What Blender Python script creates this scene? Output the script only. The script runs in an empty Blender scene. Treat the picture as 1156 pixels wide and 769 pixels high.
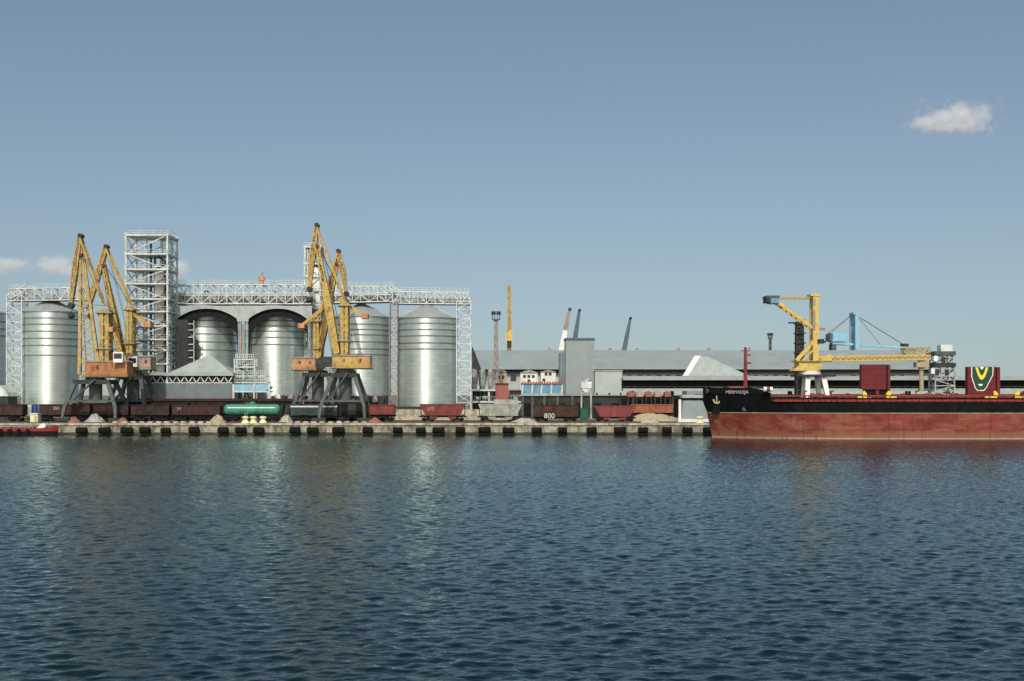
import bpy, bmesh, math, random
import numpy as np
from mathutils import Vector, Matrix
random.seed(7)
rng = np.random.default_rng(11)
sc = bpy.context.scene
col = sc.collection
PI = math.pi
# ------------------------------------------------------------------ survey frame of the harbour
CAM_H, FL, HZ = 9.2, 1400.0, 445.0
QZ = 2.6                                   # quay level above the water
def P(px, py, Y):
    return Vector(((px - 578.0) * Y / FL, Y, CAM_H + (HZ - py) * Y / FL))
def X(px, Y): return (px - 578.0) * Y / FL
def Z(py, Y): return CAM_H + (HZ - py) * Y / FL

# ------------------------------------------------------------------ materials
MATS = {}
def mat(name, color, rough=0.7, metal=0.0, var=0.25, scale=0.35, second=None, amount=0.5, sscale=0.6,
        streak=0.0, bump=0.0, bscale=4.0, aniso=0.0, spec=0.3, coat=0.0):
    """principled surface with mottling, a second colour in worn patches and vertical streaks"""
    if name in MATS: return MATS[name]
    m = bpy.data.materials.new(name); m.use_nodes = True
    nt = m.node_tree; N = nt.nodes; L = nt.links
    b = N['Principled BSDF']
    b.inputs['Roughness'].default_value = rough
    b.inputs['Metallic'].default_value = metal
    b.inputs['Specular IOR Level'].default_value = spec
    tc = N.new('ShaderNodeTexCoord')
    geo = N.new('ShaderNodeNewGeometry')
    n1 = N.new('ShaderNodeTexNoise'); n1.inputs['Scale'].default_value = scale
    n1.inputs['Detail'].default_value = 5; n1.inputs['Roughness'].default_value = 0.65
    L.new(geo.outputs['Position'], n1.inputs['Vector'])
    mr = N.new('ShaderNodeMapRange')
    mr.inputs['From Min'].default_value = 0.3; mr.inputs['From Max'].default_value = 0.7
    mr.inputs['To Min'].default_value = 1 - var; mr.inputs['To Max'].default_value = 1 + var
    L.new(n1.outputs['Fac'], mr.inputs['Value'])
    mul = N.new('ShaderNodeMix'); mul.data_type = 'RGBA'; mul.blend_type = 'MULTIPLY'
    mul.inputs[0].default_value = 1.0
    mul.inputs[6].default_value = (*color, 1)
    L.new(mr.outputs['Result'], mul.inputs[7])
    out = mul.outputs[2]
    if second is not None:
        n2 = N.new('ShaderNodeTexNoise'); n2.inputs['Scale'].default_value = sscale
        n2.inputs['Detail'].default_value = 6; n2.inputs['Roughness'].default_value = 0.7
        mp = N.new('ShaderNodeMapping'); mp.inputs['Scale'].default_value = (1, 1, 1 - streak)
        mp.inputs['Location'].default_value = (17.3, 4.1, 9.2)
        L.new(geo.outputs['Position'], mp.inputs['Vector']); L.new(mp.outputs[0], n2.inputs['Vector'])
        r2 = N.new('ShaderNodeMapRange')
        r2.inputs['From Min'].default_value = 0.62 - 0.3 * amount; r2.inputs['From Max'].default_value = 0.78 - 0.3 * amount
        L.new(n2.outputs['Fac'], r2.inputs['Value'])
        mx = N.new('ShaderNodeMix'); mx.data_type = 'RGBA'
        L.new(r2.outputs['Result'], mx.inputs[0]); L.new(out, mx.inputs[6]); mx.inputs[7].default_value = (*second, 1)
        out = mx.outputs[2]
    L.new(out, b.inputs['Base Color'])
    if aniso:
        b.inputs['Anisotropic'].default_value = aniso
        tg = N.new('ShaderNodeTangent'); tg.direction_type = 'RADIAL'; tg.axis = 'Z'
        L.new(tg.outputs[0], b.inputs['Tangent'])
        b.inputs['Anisotropic Rotation'].default_value = 0.25
    if bump:
        n3 = N.new('ShaderNodeTexNoise'); n3.inputs['Scale'].default_value = bscale; n3.inputs['Detail'].default_value = 4
        L.new(geo.outputs['Position'], n3.inputs['Vector'])
        bp = N.new('ShaderNodeBump'); bp.inputs['Strength'].default_value = bump; bp.inputs['Distance'].default_value = 0.1
        L.new(n3.outputs['Fac'], bp.inputs['Height']); L.new(bp.outputs[0], b.inputs['Normal'])
    MATS[name] = m
    return m

def silo_sheet():
    """galvanised rings of curved sheets: every sheet a slightly different tone, thin seams, vertical wash marks"""
    m = mat('galvanised_sheet', (0.62, 0.71, 0.67), 0.42, 0.68, 0.10, 0.25, (0.52, 0.60, 0.56), 0.45, 0.35, 0.85, aniso=0.8, spec=0.4)
    nt = m.node_tree; N = nt.nodes; L = nt.links; b = N['Principled BSDF']
    src = b.inputs['Base Color'].links[0].from_socket
    tc = N.new('ShaderNodeTexCoord'); sep = N.new('ShaderNodeSeparateXYZ'); L.new(tc.outputs['Object'], sep.inputs[0])
    at = N.new('ShaderNodeMath'); at.operation = 'ARCTAN2'; L.new(sep.outputs['Y'], at.inputs[0]); L.new(sep.outputs['X'], at.inputs[1])
    mu = N.new('ShaderNodeMath'); mu.operation = 'MULTIPLY'; L.new(at.outputs[0], mu.inputs[0]); mu.inputs[1].default_value = 7.7
    cb = N.new('ShaderNodeCombineXYZ'); L.new(mu.outputs[0], cb.inputs['X']); L.new(sep.outputs['Z'], cb.inputs['Y'])
    br = N.new('ShaderNodeTexBrick'); br.inputs['Scale'].default_value = 1.0
    br.inputs['Brick Width'].default_value = 2.69; br.inputs['Row Height'].default_value = 0.93; br.inputs['Mortar Size'].default_value = 0.035
    br.inputs['Mortar Smooth'].default_value = 0.3
    br.inputs['Color1'].default_value = (0.93, 0.93, 0.93, 1); br.inputs['Color2'].default_value = (1.06, 1.06, 1.06, 1); br.inputs['Mortar'].default_value = (0.72, 0.72, 0.70, 1)
    L.new(cb.outputs[0], br.inputs['Vector'])
    mx = N.new('ShaderNodeMix'); mx.data_type = 'RGBA'; mx.blend_type = 'MULTIPLY'; mx.inputs[0].default_value = 1.0
    L.new(src, mx.inputs[6]); L.new(br.outputs['Color'], mx.inputs[7]); L.new(mx.outputs[2], b.inputs['Base Color'])
    return m
def corrugated(name, color, period, axis='X', rough=0.5, metal=0.3, var=0.15, second=None, amount=0.3):
    """profiled sheet metal: ribs along one axis as bump"""
    if name in MATS: return MATS[name]
    m = mat(name, color, rough, metal, var, 0.25, second, amount, 0.4, 0.85)
    nt = m.node_tree; N = nt.nodes; L = nt.links; b = N['Principled BSDF']
    geo = N.new('ShaderNodeNewGeometry')
    w = N.new('ShaderNodeTexWave'); w.wave_type = 'BANDS'; w.bands_direction = axis
    w.inputs['Scale'].default_value = 0.314 / period; w.inputs['Distortion'].default_value = 0.0
    L.new(geo.outputs['Position'], w.inputs['Vector'])
    bp = N.new('ShaderNodeBump'); bp.inputs['Strength'].default_value = 0.15; bp.inputs['Distance'].default_value = period * 0.2
    L.new(w.outputs['Fac'], bp.inputs['Height']); L.new(bp.outputs[0], b.inputs['Normal'])
    return m

M = dict(
    galv=silo_sheet(),
    galv_roof=mat('galvanised_roof', (0.42, 0.46, 0.46), 0.5, 0.4, 0.1, 0.4, (0.36, 0.38, 0.37), 0.4, 0.5),
    galv_band=mat('galvanised_band', (0.19, 0.225, 0.215), 0.55, 0.4, 0.15, 0.6),
    steel_white=mat('white_painted_steel', (0.58, 0.62, 0.60), 0.6, 0.1, 0.2, 0.5, (0.29, 0.30, 0.27), 0.35, 0.9, 0.5),
    steel_pale=mat('pale_galvanised_steel', (0.35, 0.39, 0.375), 0.6, 0.2, 0.25, 0.5, (0.19, 0.19, 0.17), 0.45, 0.8, 0.5),
    steel_brown=mat('weathered_brown_steel', (0.28, 0.24, 0.21), 0.75, 0.1, 0.3, 0.6),
    steel_grey=mat('portal_grey_paint', (0.078, 0.098, 0.094), 0.65, 0.1, 0.25, 0.6, (0.06, 0.045, 0.035), 0.4, 0.9, 0.5),
    steel_dark=mat('grimy_steel_shade', (0.035, 0.038, 0.037), 0.7, 0.1, 0.4, 0.8),  # grimy steel, also painted for shade under eaves and conveyors
    black=mat('black_grime_shade', (0.012, 0.013, 0.013), 0.85, 0.0, 0.4, 0.8, spec=0.15),  # grime black, also painted where shade fills voids and recesses
    yellow=mat('crane_yellow_paint', (0.46, 0.325, 0.095), 0.6, 0.0, 0.22, 0.8, (0.24, 0.13, 0.045), 0.38, 1.1, 0.5),
    yellow_dull=mat('faded_yellow_paint', (0.43, 0.315, 0.105), 0.6, 0.0, 0.22, 0.8, (0.22, 0.14, 0.07), 0.48, 1.1, 0.5),
    yellow_new=mat('fresh_yellow_paint', (0.57, 0.42, 0.115), 0.5, 0.0, 0.12, 0.8, (0.36, 0.24, 0.06), 0.3, 1.0),
    orange=mat('rusty_orange_paint', (0.40, 0.17, 0.07), 0.65, 0.0, 0.25, 0.8, (0.20, 0.08, 0.04), 0.45, 1.0, 0.5),
    orange_pale=mat('faded_orange_paint', (0.50, 0.26, 0.13), 0.65, 0.0, 0.2, 0.8, (0.28, 0.12, 0.06), 0.45, 1.0, 0.5),
    pinkgrey=mat('faded_pink_grey_paint', (0.40, 0.29, 0.24), 0.7, 0.0, 0.2, 0.8, (0.24, 0.13, 0.09), 0.4, 1.0, 0.5),
    glass=mat('dark_window_glass', (0.02, 0.025, 0.03), 0.12, 0.0, 0.2, 1.0, spec=0.5),
    concrete=mat('quay_concrete', (0.31, 0.295, 0.23), 0.85, 0.0, 0.4, 0.9, (0.11, 0.10, 0.065), 0.55, 0.6, 0.5, bump=0.6),
    concrete_pale=mat('pale_concrete', (0.42, 0.40, 0.315), 0.85, 0.0, 0.35, 0.9, (0.19, 0.165, 0.115), 0.5, 0.7, 0.3),
    algae=mat('algae_stained_concrete', (0.05, 0.055, 0.035), 0.8, 0.0, 0.4, 0.9),
    rubber=mat('black_fender_rubber', (0.008, 0.0085, 0.008), 0.85, 0.0, 0.3, 1.2, spec=0.12),
    ground=mat('yard_asphalt', (0.15, 0.14, 0.12), 0.9, 0.0, 0.35, 0.25, (0.26, 0.24, 0.19), 0.4, 0.1),
    rail=mat('rusty_rail_steel', (0.10, 0.07, 0.055), 0.6, 0.4, 0.3, 1.0),
    rust_dark=mat('coal_dark_rust', (0.040, 0.024, 0.019), 0.8, 0.0, 0.5, 0.7, (0.012, 0.010, 0.009), 0.55, 0.9, 0.4),
    rust_brown=mat('brown_rust_paint', (0.052, 0.025, 0.019), 0.8, 0.0, 0.45, 0.8, (0.03, 0.020, 0.016), 0.5, 0.9, 0.5),
    maroon=mat('maroon_wagon_paint', (0.17, 0.038, 0.032), 0.7, 0.0, 0.3, 0.8, (0.06, 0.025, 0.02), 0.4, 0.9, 0.5),
    red_wagon=mat('red_wagon_paint', (0.20, 0.044, 0.044), 0.7, 0.0, 0.25, 0.8, (0.12, 0.035, 0.03), 0.4, 0.9, 0.5),
    orange_wagon=mat('orange_brown_wagon_paint', (0.31, 0.11, 0.055), 0.75, 0.0, 0.25, 0.8, (0.16, 0.06, 0.035), 0.4, 0.9, 0.5),
    grey_wagon=mat('grey_hopper_paint', (0.30, 0.31, 0.27), 0.75, 0.0, 0.25, 0.9, (0.18, 0.17, 0.13), 0.4, 0.9, 0.5),
    green_tank=mat('green_tank_paint', (0.055, 0.235, 0.16), 0.7, 0.0, 0.2, 0.8, (0.02, 0.13, 0.075), 0.4, 1.0, 0.5),
    teal=mat('dark_teal_paint', (0.022, 0.060, 0.056), 0.7, 0.0, 0.3, 0.8, (0.02, 0.02, 0.018), 0.45, 1.0, 0.5),
    pale_stripe=mat('pale_stripe_paint', (0.50, 0.56, 0.52), 0.6, 0.0, 0.2, 1.0),
    hull_black=mat('hull_black_paint', (0.0045, 0.005, 0.0055), 0.6, 0.0, 0.4, 0.35, (0.011, 0.010, 0.009), 0.35, 0.5, 0.6, spec=0.1),
    ship_red=mat('deck_red_paint', (0.24, 0.030, 0.024), 0.6, 0.0, 0.25, 0.7, (0.11, 0.025, 0.02), 0.35, 0.8, 0.4),
    hatch_red=mat('hatch_red_paint', (0.135, 0.012, 0.016), 0.6, 0.0, 0.22, 0.5, (0.085, 0.014, 0.014), 0.4, 0.6, 0.5),
    white=mat('white_paint', (0.74, 0.74, 0.71), 0.55, 0.0, 0.10, 0.5, (0.50, 0.47, 0.40), 0.28, 0.8, 0.6),
    emblem_green=mat('emblem_green_paint', (0.010, 0.060, 0.035), 0.55, 0.0, 0.15, 1.0),
    emblem_yellow=mat('emblem_yellow_paint', (0.72, 0.60, 0.06), 0.55, 0.0, 0.1, 1.0),
    blue=mat('blue_sheet_paint', (0.10, 0.25, 0.40), 0.5, 0.1, 0.2, 0.7, (0.20, 0.33, 0.42), 0.4, 0.8, 0.4),
    blue_dark=mat('dark_blue_paint', (0.022, 0.06, 0.16), 0.5, 0.0, 0.2, 0.7),
    blue_pale=mat('pale_blue_crane_paint', (0.24, 0.46, 0.58), 0.5, 0.0, 0.15, 0.7, (0.19, 0.37, 0.48), 0.35, 0.8, 0.4),
    navy=mat('slate_blue_paint', (0.075, 0.11, 0.155), 0.5, 0.0, 0.15, 0.7),
    sheet_bluegrey=corrugated('blue_grey_cladding', (0.16, 0.20, 0.22), 0.9, 'X', 0.55, 0.2, 0.15, (0.12, 0.15, 0.16)),
    sheet_grey=corrugated('grey_cladding', (0.25, 0.295, 0.30), 0.8, 'X', 0.6, 0.1, 0.08, (0.215, 0.26, 0.27)),
    sheet_pale=corrugated('pale_cladding', (0.37, 0.44, 0.42), 0.8, 'X', 0.6, 0.1, 0.08, (0.32, 0.37, 0.355)),
    roof_grey=mat('grey_roof_sheet', (0.285, 0.335, 0.335), 0.65, 0.05, 0.07, 0.08, (0.25, 0.295, 0.29), 0.45, 0.15, 0.0),
    roof_pale=mat('pale_hopper_roof', (0.34, 0.395, 0.375), 0.6, 0.05, 0.1, 0.4, (0.28, 0.325, 0.31), 0.4, 0.5),
    tan=mat('tan_plaster', (0.42, 0.32, 0.25), 0.85, 0.0, 0.15, 0.5, (0.30, 0.23, 0.19), 0.3, 0.6, 0.6),
    redhut=mat('red_hut_paint', (0.29, 0.10, 0.085), 0.75, 0.0, 0.2, 0.7, (0.25, 0.09, 0.07), 0.35, 0.9, 0.5),
    cream=mat('cream_paint', (0.70, 0.66, 0.42), 0.6, 0.0, 0.12, 0.8, (0.48, 0.43, 0.28), 0.3, 0.9, 0.5),
    mast_rust=mat('mast_red_paint', (0.20, 0.025, 0.025), 0.6, 0.0, 0.2, 0.8),
    boat_red=mat('boat_red_paint', (0.25, 0.027, 0.032), 0.5, 0.0, 0.2, 0.8, (0.17, 0.03, 0.03), 0.4, 0.9, 0.4),
    grain=mat('grain_heap', (0.36, 0.32, 0.21), 0.95, 0.0, 0.25, 1.2, bump=0.6),
    limestone=mat('white_rubble', (0.36, 0.345, 0.29), 0.95, 0.0, 0.3, 1.5, bump=0.8),
    rubble_red=mat('reddish_rubble', (0.24, 0.12, 0.09), 0.95, 0.0, 0.4, 1.5, bump=0.8),
    tarp=mat('grey_tarpaulin', (0.34, 0.34, 0.34), 0.7, 0.0, 0.2, 1.0, bump=0.5, bscale=1.5),
)

def hull_paint():
    m = mat('antifouling_red_paint', (0.175, 0.034, 0.026), 0.75, 0.0, 0.32, 0.35, (0.235, 0.092, 0.055), 0.56, 0.7, 0.0, spec=0.2)
    nt = m.node_tree; N = nt.nodes; L = nt.links; b = N['Principled BSDF']
    for n in N:
        if n.type == 'MAPPING': n.inputs['Scale'].default_value = (0.22, 1, 0.85)
    src = b.inputs['Base Color'].links[0].from_socket
    geo = N.new('ShaderNodeNewGeometry'); sep = N.new('ShaderNodeSeparateXYZ'); L.new(geo.outputs['Position'], sep.inputs[0])
    nz = N.new('ShaderNodeTexNoise'); nz.inputs['Scale'].default_value = 0.5; nz.inputs['Detail'].default_value = 5
    L.new(geo.outputs['Position'], nz.inputs['Vector'])
    ad = N.new('ShaderNodeMath'); ad.operation = 'MULTIPLY_ADD'; L.new(nz.outputs['Fac'], ad.inputs[0]); ad.inputs[1].default_value = -2.2; L.new(sep.outputs['Z'], ad.inputs[2])
    mr = N.new('ShaderNodeMapRange'); mr.inputs['From Min'].default_value = 0.75; mr.inputs['From Max'].default_value = -0.15; L.new(ad.outputs[0], mr.inputs['Value'])
    mx = N.new('ShaderNodeMix'); mx.data_type = 'RGBA'; mx.inputs[7].default_value = (0.22, 0.095, 0.062, 1); L.new(mr.outputs[0], mx.inputs[0]); L.new(src, mx.inputs[6])
    m2 = N.new('ShaderNodeMapRange'); m2.inputs['From Min'].default_value = 0.42; m2.inputs['From Max'].default_value = 0.18; L.new(sep.outputs['Z'], m2.inputs['Value'])
    my = N.new('ShaderNodeMix'); my.data_type = 'RGBA'; my.inputs[7].default_value = (0.36, 0.24, 0.16, 1); L.new(m2.outputs[0], my.inputs[0]); L.new(mx.outputs[2], my.inputs[6])
    # rust runs from the boot top and welded plate seams
    mp3 = N.new('ShaderNodeMapping'); mp3.inputs['Scale'].default_value = (1.6, 1, 0.10); L.new(geo.outputs['Position'], mp3.inputs['Vector'])
    n4 = N.new('ShaderNodeTexNoise'); n4.inputs['Scale'].default_value = 1.0; n4.inputs['Detail'].default_value = 4; L.new(mp3.outputs[0], n4.inputs['Vector'])
    m4 = N.new('ShaderNodeMapRange'); m4.inputs['From Min'].default_value = 0.56; m4.inputs['From Max'].default_value = 0.70; m4.inputs['To Max'].default_value = 0.75; L.new(n4.outputs['Fac'], m4.inputs['Value'])
    mz = N.new('ShaderNodeMix'); mz.data_type = 'RGBA'; mz.inputs[7].default_value = (0.085, 0.028, 0.02, 1); L.new(m4.outputs[0], mz.inputs[0]); L.new(my.outputs[2], mz.inputs[6])
    cb = N.new('ShaderNodeCombineXYZ'); L.new(sep.outputs['X'], cb.inputs['X']); L.new(sep.outputs['Z'], cb.inputs['Y'])
    br = N.new('ShaderNodeTexBrick'); br.inputs['Scale'].default_value = 1; br.inputs['Brick Width'].default_value = 7.5; br.inputs['Row Height'].default_value = 1.9; br.inputs['Mortar Size'].default_value = 0.03
    br.inputs['Color1'].default_value = (.92,.92,.92,1); br.inputs['Color2'].default_value = (1.08,1.05,1.05,1); br.inputs['Mortar'].default_value = (.74,.72,.72,1); L.new(cb.outputs[0], br.inputs['Vector'])
    mw = N.new('ShaderNodeMix'); mw.data_type = 'RGBA'; mw.blend_type = 'MULTIPLY'; mw.inputs[0].default_value = 1; L.new(mz.outputs[2], mw.inputs[6]); L.new(br.outputs['Color'], mw.inputs[7])
    L.new(mw.outputs[2], b.inputs['Base Color'])
    return m
M['hull_red'] = hull_paint()
# ------------------------------------------------------------------ mesh builder
class MB:
    def __init__(self): self.v = []; self.f = []
    def add(self, vs, fs):
        o = len(self.v); self.v += [Vector(p) for p in vs]; self.f += [tuple(i + o for i in f) for f in fs]
    def box(self, lo, hi):
        x0, y0, z0 = lo; x1, y1, z1 = hi
        self.add([(x0,y0,z0),(x1,y0,z0),(x1,y1,z0),(x0,y1,z0),(x0,y0,z1),(x1,y0,z1),(x1,y1,z1),(x0,y1,z1)],
                 [(3,2,1,0),(4,5,6,7),(0,1,5,4),(1,2,6,5),(2,3,7,6),(3,0,4,7)])
        return self
    def cbox(self, c, s):
        return self.box((c[0]-s[0]/2, c[1]-s[1]/2, c[2]-s[2]/2), (c[0]+s[0]/2, c[1]+s[1]/2, c[2]+s[2]/2))
    def frame(self, d):
        d = Vector(d).normalized()
        up = Vector((0,1,0)) if abs(d.y) < 0.9 else Vector((1,0,0))
        a = d.cross(up).normalized(); b = d.cross(a).normalized()       # b ~ along y
        return d, a, b
    def beam(self, p0, p1, w, h=None, w1=None, h1=None):
        """box from p0 to p1; w is across in the x-z plane, h is the depth in y"""
        h = w if h is None else h; w1 = w if w1 is None else w1; h1 = h if h1 is None else h1
        p0 = Vector(p0); p1 = Vector(p1)
        if (p1 - p0).length < 1e-6: return self
        d, a, b = self.frame(p1 - p0)
        vs = [p0 + a*s*w/2 + b*t*h/2 for s, t in ((-1,-1),(1,-1),(1,1),(-1,1))]
        vs += [p1 + a*s*w1/2 + b*t*h1/2 for s, t in ((-1,-1),(1,-1),(1,1),(-1,1))]
        self.add(vs, [(0,1,2,3),(7,6,5,4),(4,5,1,0),(5,6,2,1),(6,7,3,2),(7,4,0,3)])
        return self
    def tube(self, p0, p1, r, n=8, r1=None):
        r1 = r if r1 is None else r1
        p0 = Vector(p0); p1 = Vector(p1); d, a, b = self.frame(p1 - p0)
        vs = [p0 + (a*math.cos(2*PI*i/n) + b*math.sin(2*PI*i/n))*r for i in range(n)]
        vs += [p1 + (a*math.cos(2*PI*i/n) + b*math.sin(2*PI*i/n))*r1 for i in range(n)]
        fs = [(i, (i+1)%n, n+(i+1)%n, n+i) for i in range(n)] + [tuple(range(n-1,-1,-1)), tuple(range(n, 2*n))]
        self.add(vs, fs); return self
    def lathe(self, c, prof, n=48):
        """prof: list of (radius, z) from the bottom up, about the vertical axis at c"""
        vs = []; fs = []
        for r, z in prof:
            vs += [(c[0] + r*math.cos(2*PI*i/n), c[1] + r*math.sin(2*PI*i/n), c[2] + z) for i in range(n)]
        for k in range(len(prof)-1):
            for i in range(n):
                j = (i+1) % n
                fs.append((k*n+i, k*n+j, (k+1)*n+j, (k+1)*n+i))
        fs.append(tuple(range(n-1,-1,-1))); m = (len(prof)-1)*n
        fs.append(tuple(range(m, m+n)))
        self.add(vs, fs); return self
    def prism(self, poly, y0, y1):
        """poly: (x, z) outline pushed from y0 to y1"""
        n = len(poly)
        vs = [(x, y0, z) for x, z in poly] + [(x, y1, z) for x, z in poly]
        fs = [tuple(range(n)), tuple(range(2*n-1, n-1, -1))] + [((i+1)%n, i, n+i, n+(i+1)%n) for i in range(n)]
        self.add(vs, fs); return self
    def prism_x(self, poly, x0, x1):
        """poly: (y, z) outline pushed from x0 to x1"""
        n = len(poly)
        vs = [(x0, y, z) for y, z in poly] + [(x1, y, z) for y, z in poly]
        fs = [tuple(range(n)), tuple(range(2*n-1, n-1, -1))] + [((i+1)%n, i, n+i, n+(i+1)%n) for i in range(n)]
        self.add(vs, fs); return self
    def truss(self, p0, p1, w, h, n, r, w1=None, h1=None, rd=None):
        """four-chord lattice girder; w in the x-z plane, h in depth"""
        w1 = w if w1 is None else w1; h1 = h if h1 is None else h1; rd = r*0.6 if rd is None else rd
        p0 = Vector(p0); p1 = Vector(p1); d, a, b = self.frame(p1 - p0)
        def ring(t):
            c = p0.lerp(p1, t); ww = w + (w1-w)*t; hh = h + (h1-h)*t
            return [c + a*s*ww/2 + b*u*hh/2 for s, u in ((-1,-1),(1,-1),(1,1),(-1,1))]
        R = [ring(i/n) for i in range(n+1)]
        for k in range(4): self.beam(R[0][k], R[n][k], r)
        for i in range(n):
            for k in range(4):
                k2 = (k+1) % 4
                if i % 2: self.beam(R[i][k], R[i+1][k2], rd)
                else: self.beam(R[i][k2], R[i+1][k], rd)
                self.beam(R[i][k], R[i][k2], rd)
        for k in range(4): self.beam(R[n][k], R[n][(k+1)%4], rd)
        return self
    def ball(self, c, r, n=10, sq=(1,1,1)):
        vs = []; fs = []
        for j in range(1, n):
            th = PI*j/n
            for i in range(2*n):
                ph = PI*i/n
                vs.append((c[0]+r*sq[0]*math.sin(th)*math.cos(ph), c[1]+r*sq[1]*math.sin(th)*math.sin(ph), c[2]+r*sq[2]*math.cos(th)))
        k = 2*n
        for j in range(n-2):
            for i in range(k):
                fs.append((j*k+i, (j+1)*k+i, (j+1)*k+(i+1)%k, j*k+(i+1)%k))
        vs += [(c[0],c[1],c[2]+r*sq[2]), (c[0],c[1],c[2]-r*sq[2])]
        t = len(vs)-2
        for i in range(k):
            fs.append((t, i, (i+1)%k)); fs.append((t+1, (n-2)*k+(i+1)%k, (n-2)*k+i))
        self.add(vs, fs); return self
    def build(self, name, material, parent=None, smooth=False):
        off = parent_origin(parent)
        me = bpy.data.meshes.new(name)
        me.from_pydata([tuple(p - off) for p in self.v], [], self.f)
        bm = bmesh.new(); bm.from_mesh(me); bmesh.ops.recalc_face_normals(bm, faces=bm.faces); bm.to_mesh(me); bm.free()
        me.materials.append(M[material] if isinstance(material, str) else material)
        if smooth:
            me.polygons.foreach_set('use_smooth', [True]*len(me.polygons))
            me.set_sharp_from_angle(angle=math.radians(40))
        o = bpy.data.objects.new(name, me); col.objects.link(o)
        if parent is not None: o.parent = parent
        return o
def parent_origin(p):
    off = Vector((0,0,0))
    while p is not None:
        off = off + p.location; p = p.parent
    return off
def tag(o, label, cat, group=None):
    o['label'] = label; o['category'] = cat
    if group: o['group'] = group
    return o
def thing(name, label, cat, loc, group=None):
    o = bpy.data.objects.new(name, None); col.objects.link(o)
    o.location = loc; o.empty_display_size = 0.5
    return tag(o, label, cat, group)
def copy_tree(o, loc, label=None, mats=None):
    """a thing with its parts and sub-parts"""
    r = o.copy(); col.objects.link(r); r.location = loc
    if label: r['label'] = label
    for ch in [c for c in list(col.objects) if c.parent == o]:
        c = ch.copy(); col.objects.link(c); c.parent = r
        for g in [k for k in list(col.objects) if k.parent == ch]:
            d = g.copy(); col.objects.link(d); d.parent = c
    return r
def structure(o): o['kind'] = 'structure'; return o
def stuff(o): o['kind'] = 'stuff'; return o
def text(body, name, size, loc, material, parent, depth=0.02, squeeze=1.0):
    """flat lettering facing the water (-y)"""
    cu = bpy.data.curves.new(name, 'FONT'); cu.body = body; cu.size = size; cu.extrude = depth
    cu.align_x = 'CENTER'; cu.align_y = 'CENTER'
    t = bpy.data.objects.new(name, cu); col.objects.link(t)
    dg = bpy.context.evaluated_depsgraph_get()
    me = bpy.data.meshes.new_from_object(t.evaluated_get(dg))
    bpy.data.objects.remove(t)
    me.transform(Matrix.Rotation(PI/2, 4, 'X') @ Matrix.Diagonal((squeeze, 1, 1, 1)))
    me.materials.clear(); me.materials.append(M[material])
    o = bpy.data.objects.new(name, me); col.objects.link(o)
    o.parent = parent; o.location = Vector(loc) - parent_origin(parent)
    return o

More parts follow.
